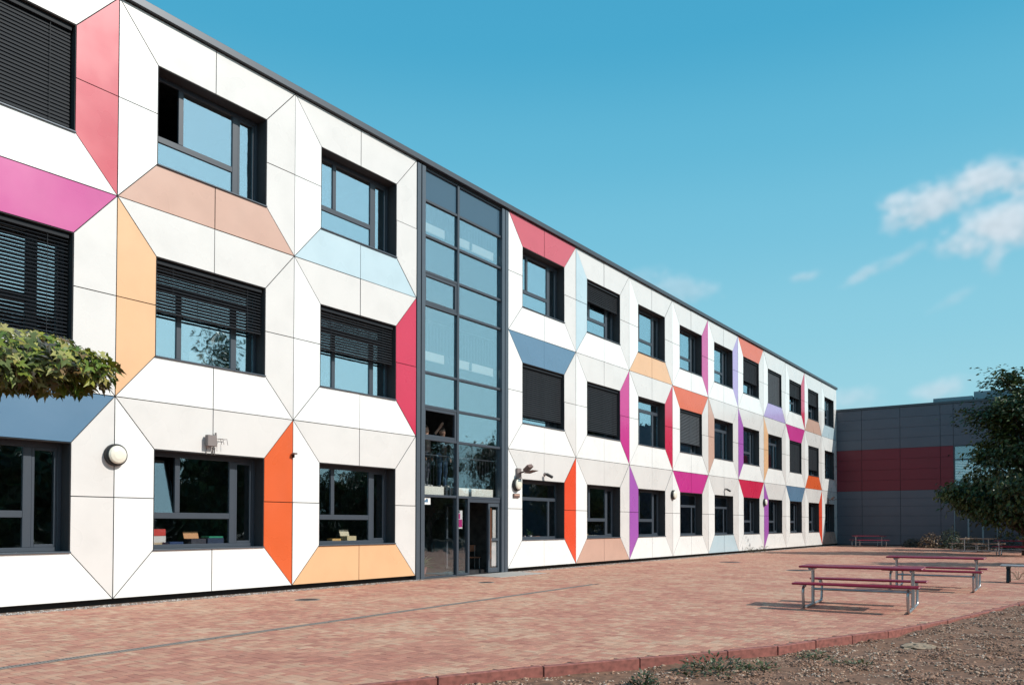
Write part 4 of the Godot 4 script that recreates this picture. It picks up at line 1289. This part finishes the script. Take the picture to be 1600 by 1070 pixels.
func leaves_mesh(where: Array, tints: PackedColorArray) -> ArrayMesh:
	var pts := [Vector3(0, 0, -0.5), Vector3(0.32, 0.1, -0.05), Vector3(0, -0.12, 0.55), Vector3(-0.32, 0.1, -0.05)]
	var v := PackedVector3Array()
	var n := PackedVector3Array()
	var c := PackedColorArray()
	var ix := PackedInt32Array()
	for i in where.size():
		var t: Transform3D = where[i]
		var k := v.size()
		var a := t * (pts[0] as Vector3)
		var b := t * (pts[1] as Vector3)
		var d := t * (pts[2] as Vector3)
		var e := t * (pts[3] as Vector3)
		var n0 := (d - a).cross(b - a).normalized()
		var n1 := (e - a).cross(d - a).normalized()
		v.append_array(PackedVector3Array([a, b, d, a, d, e]))
		n.append_array(PackedVector3Array([n0, n0, n0, n1, n1, n1]))
		var q := tints[i]
		c.append_array(PackedColorArray([q, q, q, q, q, q]))
		ix.append_array(PackedInt32Array([k, k + 1, k + 2, k + 3, k + 4, k + 5]))
	var ar := []
	ar.resize(Mesh.ARRAY_MAX)
	ar[Mesh.ARRAY_VERTEX] = v
	ar[Mesh.ARRAY_NORMAL] = n
	ar[Mesh.ARRAY_COLOR] = c
	ar[Mesh.ARRAY_INDEX] = ix
	var m := ArrayMesh.new()
	m.add_surface_from_arrays(Mesh.PRIMITIVE_TRIANGLES, ar)
	return m

func leaf_basis(out: Vector3, size: float) -> Basis:
	var up := (Vector3.UP * 0.8 + out * 0.7 + Vector3(rng.randf_range(-1, 1), rng.randf_range(-0.7, 0.7), rng.randf_range(-1, 1)) * 0.75).normalized()
	var fw := (out + Vector3(rng.randf_range(-1, 1), rng.randf_range(-0.9, 0.1), rng.randf_range(-1, 1))).normalized()
	var sd := up.cross(fw).normalized()
	if sd.length() < 0.5: sd = Vector3.RIGHT
	fw = sd.cross(up)
	return Basis(sd, up, fw).scaled(Vector3.ONE * size)

const GREENS := [[0.03, 0.05, 0.014], [0.04, 0.066, 0.016], [0.06, 0.088, 0.022], [0.026, 0.042, 0.015], [0.07, 0.095, 0.025]]

func tree(label: String, at: Vector3, height: float, rad: float, bare: float, leaves: int, size: float, sd: int, group: String, extra := []) -> void:
	rng.seed = sd
	var o := thing("tree", label, "tree", at, 0.0, group)
	var b := MB.new()
	var mid := Vector3(0, (height + bare) * 0.5, 0)
	var half := (height - bare) * 0.5
	var tr: float = 0.05 + height * 0.014
	var clumps := []
	for k in 46:
		var d := Vector3(rng.randf_range(-1, 1), rng.randf_range(-1, 1), rng.randf_range(-1, 1))
		while d.length() > 1.0 or d.length() < 0.35: d = Vector3(rng.randf_range(-1, 1), rng.randf_range(-1, 1), rng.randf_range(-1, 1))
		var taper := 1.0 - 0.35 * maxf(d.y, 0.0)
		clumps.append([mid + Vector3(d.x * rad * taper, d.y * half, d.z * rad * taper) * rng.randf_range(0.82, 1.08), rad * rng.randf_range(0.15, 0.3)])
	for q in extra: clumps.append(q)
	b.tube([Vector3(0, -0.3, 0), Vector3(0.03, bare * 0.5, 0), Vector3(-0.04, bare + half * 0.4, 0.03), Vector3(0.05, height - half * 0.3, 0)], [tr * 1.25, tr, tr * 0.75, tr * 0.2], 9)
	for k in range(0, clumps.size(), 2):
		var c: Vector3 = clumps[k][0]
		var root := Vector3(0, clampf(c.y - rad * 0.6, bare * 0.8, height * 0.75), 0)
		b.tube([root, root.lerp(c, 0.5) + Vector3(0, 0.2, 0), c], [tr * 0.45, tr * 0.26, tr * 0.08], 5, false)
	part("trunk", b.mesh(), M.bark, o)
	var where := []
	var tints := PackedColorArray()
	for k in leaves:
		var cl: Array = clumps[rng.randi() % clumps.size()]
		var d := Vector3(rng.randfn(), rng.randfn() * 0.7, rng.randfn()) * 0.62
		var p: Vector3 = cl[0] + d * cl[1]
		where.append(Transform3D(leaf_basis((p - mid).normalized(), size * rng.randf_range(0.7, 1.25)), p))
		var t: Array = GREENS[rng.randi() % 5]
		var v := rng.randf_range(0.75, 1.25)
		tints.append(Color(t[0] * v, t[1] * v, t[2] * v))
	part("crown", leaves_mesh(where, tints), M.leaf, o)

func shrub(label: String, at: Vector3, r: float, h: float, n: int, size: float, tone: Array, sd: int, group := "") -> void:
	rng.seed = sd
	var o := thing("shrub", label, "shrub", at, 0.0, group)
	var b := MB.new()
	for k in 7:
		var a := k * 0.9
		b.tube([Vector3(0, -0.05, 0), Vector3(cos(a) * r * 0.5, h * 0.5, sin(a) * r * 0.5), Vector3(cos(a) * r * 0.8, h * 0.85, sin(a) * r * 0.8)], [0.012, 0.008, 0.004], 4, false)
	part("stem", b.mesh(), M.bark, o)
	var where := []
	var tints := PackedColorArray()
	for k in n:
		var d := Vector3(rng.randf_range(-1, 1), rng.randf(), rng.randf_range(-1, 1))
		while d.length() > 1.0: d = Vector3(rng.randf_range(-1, 1), rng.randf(), rng.randf_range(-1, 1))
		var p := Vector3(d.x * r, d.y * h, d.z * r)
		where.append(Transform3D(leaf_basis(d.normalized(), size * rng.randf_range(0.6, 1.3)), p))
		var v := rng.randf_range(0.6, 1.4)
		tints.append(Color(tone[0] * v, tone[1] * v, tone[2] * v))
	part("foliage", leaves_mesh(where, tints), M.leaf, o)

func filler_hedge(label: String, at: Vector3, len: float, h: float, sd: int) -> void:
	rng.seed = sd
	var o := thing("filler_hedge", label, "filler_hedge", at, 0.0, "hedge added behind the tree row")
	var b := MB.new()
	for k in 12: b.tube([Vector3(len * (k + 0.5) / 12.0, -0.1, 0), Vector3(len * (k + 0.5) / 12.0, h * 0.7, 0)], [0.07, 0.03], 6)
	part("stems", b.mesh(), M.bark, o)
	var where := []
	var tints := PackedColorArray()
	for k in 9000:
		var p := Vector3(rng.randf() * len, rng.randf() * h * rng.randf_range(0.9, 1.08), rng.randf_range(-0.9, 0.9))
		where.append(Transform3D(leaf_basis(Vector3(0, 0.2, -1), 0.6 * rng.randf_range(0.7, 1.3)), p))
		var t: Array = GREENS[rng.randi() % 5]
		tints.append(Color(t[0], t[1], t[2]) * 0.8)
	part("foliage", leaves_mesh(where, tints), M.leaf, o)

func weed(label: String, at: Vector3, r: float, h: float, n: int, tone: Array, sd: int) -> void:
	rng.seed = sd
	var o := thing("weed", label, "weed", at, 0.0, "weeds growing in the bed along the kerb")
	var b := MB.new()
	b.colored = true
	for k in n:
		var d := Vector3(rng.randf_range(-1, 1), rng.randf(), rng.randf_range(-1, 1))
		while d.length() > 1.0: d = Vector3(rng.randf_range(-1, 1), rng.randf(), rng.randf_range(-1, 1))
		var v := rng.randf_range(0.6, 1.5)
		b.tint = Color(tone[0] * v, tone[1] * v, tone[2] * v)
		var a2 := atan2(d.z, d.x) + rng.randf_range(-1.2, 1.2)
		var e := rng.randf_range(-0.2, 1.1)
		leaf_blade(b, Vector3(d.x * r, d.y * h * 0.9, d.z * r), Vector3(cos(a2) * cos(e), sin(e), sin(a2) * cos(e)), rng.randf_range(0.035, 0.075), rng.randf_range(0.008, 0.016), 0.15)
	for k in 9:
		var a := k * 0.75
		b.tint = Color(0.08, 0.07, 0.03)
		b.tube([Vector3(0, -0.03, 0), Vector3(cos(a) * r * 0.4, h * 0.4, sin(a) * r * 0.4), Vector3(cos(a) * r * 0.85, h * 0.55, sin(a) * r * 0.85)], [0.004], 4, false)
	part("foliage", b.mesh(), M.weed, o)

func build_near_maple() -> void:
	rng.seed = 21
	var o := thing("maple_tree", "maple whose leafy branch reaches into the picture at the left edge", "tree", Vector3(0.86, -0.22, 8.9))
	var base := o.position
	var fwd := Vector3(0.815, 0, -0.579)
	var rt := Vector3(0.579, 0, 0.815)
	# lobes: depth, lateral, height above the eye, half sizes along view / across / up
	var lobes := [[4.5, -3.38, 0.915, 0.5, 1.02, 0.2, 1900], [4.55, -2.62, 0.87, 0.3, 0.36, 0.14, 650], [4.35, -2.95, 0.84, 0.35, 0.42, 0.14, 650], [4.7, -2.8, 0.98, 0.3, 0.3, 0.12, 360], [4.4, -3.25, 1.12, 0.4, 0.32, 0.16, 520], [4.2, -4.3, 1.5, 1.0, 0.9, 0.6, 800], [3.9, -4.6, 2.2, 0.9, 0.8, 0.6, 500]]
	var b := MB.new()
	b.tube([Vector3(0, -0.1, 0), Vector3(0.02, 1.2, 0), Vector3(0, 2.2, 0.03), Vector3(-0.05, 3.4, 0)], [0.09, 0.075, 0.06, 0.02], 10)
	var pts := []
	for lb in lobes:
		var c: Vector3 = CAM + fwd * lb[0] + rt * lb[1] + Vector3(0, lb[2], 0) - base
		b.tube([Vector3(0, clampf(c.y - 0.55, 1.3, 3.0), 0), Vector3(c.x * 0.5, c.y - 0.15, c.z * 0.5), c], [0.035, 0.02, 0.008], 6, false)
		for k in 7:
			var e: Vector3 = c + fwd * rng.randf_range(-1, 1) * lb[3] * 0.8 + rt * rng.randf_range(-1, 1) * lb[4] * 0.8 + Vector3(0, rng.randf_range(-1, 1) * lb[5] * 0.7, 0)
			b.tube([c.lerp(e, -0.1), c.lerp(e, 0.5) + Vector3(0, 0.04, 0), e], [0.008, 0.006, 0.003], 4, false)
		for k in lb[6]:
			var d := Vector3(rng.randf_range(-1, 1), rng.randf_range(-1, 1), rng.randf_range(-1, 1))
			while d.length() > 1.0: d = Vector3(rng.randf_range(-1, 1), rng.randf_range(-1, 1), rng.randf_range(-1, 1))
			var p: Vector3 = c + fwd * d.x * lb[3] + rt * d.z * lb[4] + Vector3(0, d.y * lb[5], 0)
			pts.append([p, (p - c).normalized()])
	part("trunk", b.mesh(), M.bark, o)
	var lm := maple_leaf()
	var tones := [[0.13, 0.18, 0.018], [0.24, 0.25, 0.025], [0.07, 0.1, 0.015], [0.25, 0.22, 0.05], [0.15, 0.09, 0.03], [0.1, 0.16, 0.018], [0.3, 0.29, 0.09]]
	var mats := []
	for t in tones:
		var m: StandardMaterial3D = M.leaf_near.duplicate()
		m.vertex_color_use_as_albedo = false
		m.albedo_color = lin(t[0], t[1], t[2])
		mats.append(m)
	var inview := []
	var rest := []
	for q in pts:
		var s := to_screen(q[0] + base)
		q.append(s.z)
		if s.x > -0.65 and s.z > 1.0: inview.append(q)
		else: rest.append(q)
	inview.sort_custom(func(x, y): return x[2] < y[2])
	for k in range(300, inview.size()): rest.append(inview[k])
	for k in mini(300, inview.size()):
		var l := part("leaf", lm, mats[rng.randi() % 7], o)
		l.transform = Transform3D(leaf_basis(inview[k][1], rng.randf_range(0.058, 0.088)), inview[k][0])
	var where := []
	var tints := PackedColorArray()
	for q in rest:
		where.append(Transform3D(leaf_basis(q[1], rng.randf_range(0.058, 0.088)), q[0]))
		var t: Array = tones[rng.randi() % 7]
		tints.append(Color(t[0], t[1], t[2]))
	copies("crown", lm, M.leaf_near, where, tints, o).set_meta("kind", "stuff")

func build_plants() -> void:
	build_near_maple()
	tree("dark broadleaf tree at the right edge before the annexe", Vector3(46.0, GY, 12.2), 9.1, 2.9, 0.9, 24000, 0.22, 51, "trees round the yard", [[Vector3(-1.7, 2.7, -2.4), 0.7], [Vector3(-1.3, 2.3, -1.9), 0.7], [Vector3(-2.0, 3.0, -2.7), 0.55], [Vector3(-0.9, 1.9, -1.3), 0.7], [Vector3(-2.3, 2.9, -2.9), 0.35], [Vector3(-0.6, 4.5, -1.0), 1.0], [Vector3(-0.4, 6.5, -0.9), 1.0], [Vector3(0.0, 3.2, -0.6), 1.1], [Vector3(0.2, 5.4, 0.2), 1.2], [Vector3(0.3, 7.6, 0.0), 1.0], [Vector3(0.1, 1.7, -0.3), 0.9]])
	tree("tree beside the yard casting its shade behind the picnic tables", Vector3(36.0, GY, 17.0), 7.6, 2.2, 2.4, 3000, 0.3, 52, "trees round the yard")
	tree("tree beside the yard nearest the annexe", Vector3(54.0, GY, 14.6), 8.0, 3.2, 0.9, 7000, 0.32, 53, "trees round the yard")
	# the row across the yard that the windows mirror
	var row := [[4, 36, 10.5], [12, 39, 12.5], [19, 35, 9.0], [26, 38, 11.5], [34, 36, 15.5], [42, 39, 11.0], [50, 35, 10.0], [58, 38, 12.0], [67, 34, 11.0], [78, 36, 12.0], [90, 33, 11.5]]
	for k in row.size():
		var r: Array = row[k]
		tree("%s tree of the row across the yard, counted from the left of the facade" % ["first", "second", "third", "fourth", "fifth", "sixth", "seventh", "eighth", "ninth", "tenth", "last"][k], Vector3(r[0], -0.36, r[1]), r[2], 4.6, 0.3, 5000, 0.55, 60 + k, "tree row across the yard")
	for k in 5:  # added out of view to darken what the ground-floor panes mirror
		filler_hedge("%s length of the tall dark hedge added out of view behind the tree row to darken reflections" % ["first", "second", "third", "fourth", "last"][k], Vector3(-20.0 + k * 30.0, -0.36, 46.0), 30.0, 5.2, 70 + k)
	weed("small dark green weed nearest the camera on the chips", Vector3(7.0, GY - 0.14, 11.0), 0.15, 0.24, 220, [0.04, 0.055, 0.018], 81)
	weed("widest leafy weed leaning on the kerb", Vector3(8.2, GY - 0.12, 11.22), 0.42, 0.24, 420, [0.06, 0.075, 0.028], 82)
	weed("low green weed right of the widest one", Vector3(8.62, GY - 0.12, 11.55), 0.25, 0.14, 120, [0.1, 0.11, 0.04], 83)
	weed("low green weed beside the short kerbstones", Vector3(9.75, GY - 0.12, 11.85), 0.22, 0.13, 110, [0.09, 0.1, 0.04], 84)
	weed("low green weed farther out on the chips", Vector3(9.5, GY - 0.12, 12.35), 0.25, 0.12, 110, [0.08, 0.09, 0.035], 85)
	weed("dry tuft of grass under the dark bench", Vector3(25.6, GY - 0.0, 13.0), 0.3, 0.4, 120, [0.3, 0.22, 0.12], 86)
	for k in 4:
		weed(["grey weed at the facade foot under the crimson panel", "second grey weed at the facade foot", "third grey weed at the facade foot", "last grey weed at the facade foot beside the purple panel"][k], Vector3(41.4 + [0.0, 0.6, 1.6, 2.4][k], GY, 0.25), 0.25, [0.5, 0.3, 0.3, 0.55][k], 60, [0.16, 0.16, 0.12], 90 + k)
	var spots := [[57.0, 6.6, 0.8, 1.0, [0.2, 0.12, 0.06], "dry brown shrub before the annexe wall"], [56.0, 7.8, 0.7, 1.3, [0.05, 0.07, 0.03], "dark green shrub before the annexe wall"], [55.5, 9.0, 0.9, 0.8, [0.14, 0.11, 0.06], "low reddish shrub before the annexe wall"], [58.0, 5.4, 0.7, 0.6, [0.07, 0.07, 0.05], "small grey shrub beside the far picnic table"], [54.5, 10.8, 1.0, 1.1, [0.04, 0.06, 0.025], "dark shrub behind the tree trunk"]]
	for k in spots.size():
		var s: Array = spots[k]
		shrub(s[5], Vector3(s[0], GY, s[1]), s[2], s[3], 700, 0.12, s[4], 100 + k, "shrubs before the annexe")
	# lump of grey stone half sunk in the bed
	var b := MB.new()
	var nf := FastNoiseLite.new()
	nf.seed = 9; nf.frequency = 1.1
	var pt := func(i: int, j: int) -> Vector3:
		var th := PI * i / 14.0
		var ph := TAU * (j % 24) / 24.0
		var d := Vector3(sin(th) * cos(ph), cos(th), sin(th) * sin(ph))
		var r := 1.0 + nf.get_noise_3dv(d * 1.6) * 0.45
		return Vector3(d.x * 0.34, d.y * 0.045, d.z * 0.24) * r + Vector3(0, nf.get_noise_3dv(d * 6.0) * 0.02, 0)
	for i in 14:
		for j in 24:
			var c: Vector3 = pt.call(i, j)
			b.quad(pt.call(i, j), pt.call(i + 1, j), pt.call(i + 1, j + 1), pt.call(i, j + 1), c)
	var rock := part("grey_stone", b.mesh(), M.stone_grey, self, Vector3(11.5, GY - 0.11, 12.72))
	rock.set_meta("label", "flat lump of grey stone half sunk in the bed beside the kerb")
	rock.set_meta("category", "stone")
	# post outside the picture whose thin shadow crosses the paving at the right
	var po := thing("post", "slender grey post standing in the bed beside the yard", "post", Vector3(18.55, GY - 0.1, 16.3))
	var pb := MB.new()
	pb.tube([Vector3(0, -0.2, 0), Vector3(0, 3.4, 0)], [0.05, 0.03], 10)
	part("shaft", pb.mesh(), M.zinc, po)
	pb = MB.new()
	pb.lathe([Vector2(0.09, 0.0), Vector2(0.09, 0.12), Vector2(0.05, 0.14)], Vector3(0, -0.1, 0), Vector3.UP, 12)
	part("foot", pb.mesh(), M.zinc, po)

func _ready() -> void:
	set_camera_and_light()
	make_materials()
	build_ground()
	build_school()
	build_annexe()
	build_tables()
	build_fixtures()
	build_sill_things()
	person(Vector3(17.1, 2.408, -0.75), 0.3, "person in dark top, jeans and white shoes on the stair landing", lin(0.05, 0.055, 0.08), false)
	person(Vector3(17.8, 2.408, -0.72), -0.3, "person in blue trousers raising a bare forearm behind the open stairwell light", lin(0.03, 0.08, 0.16), true)
	build_plants()
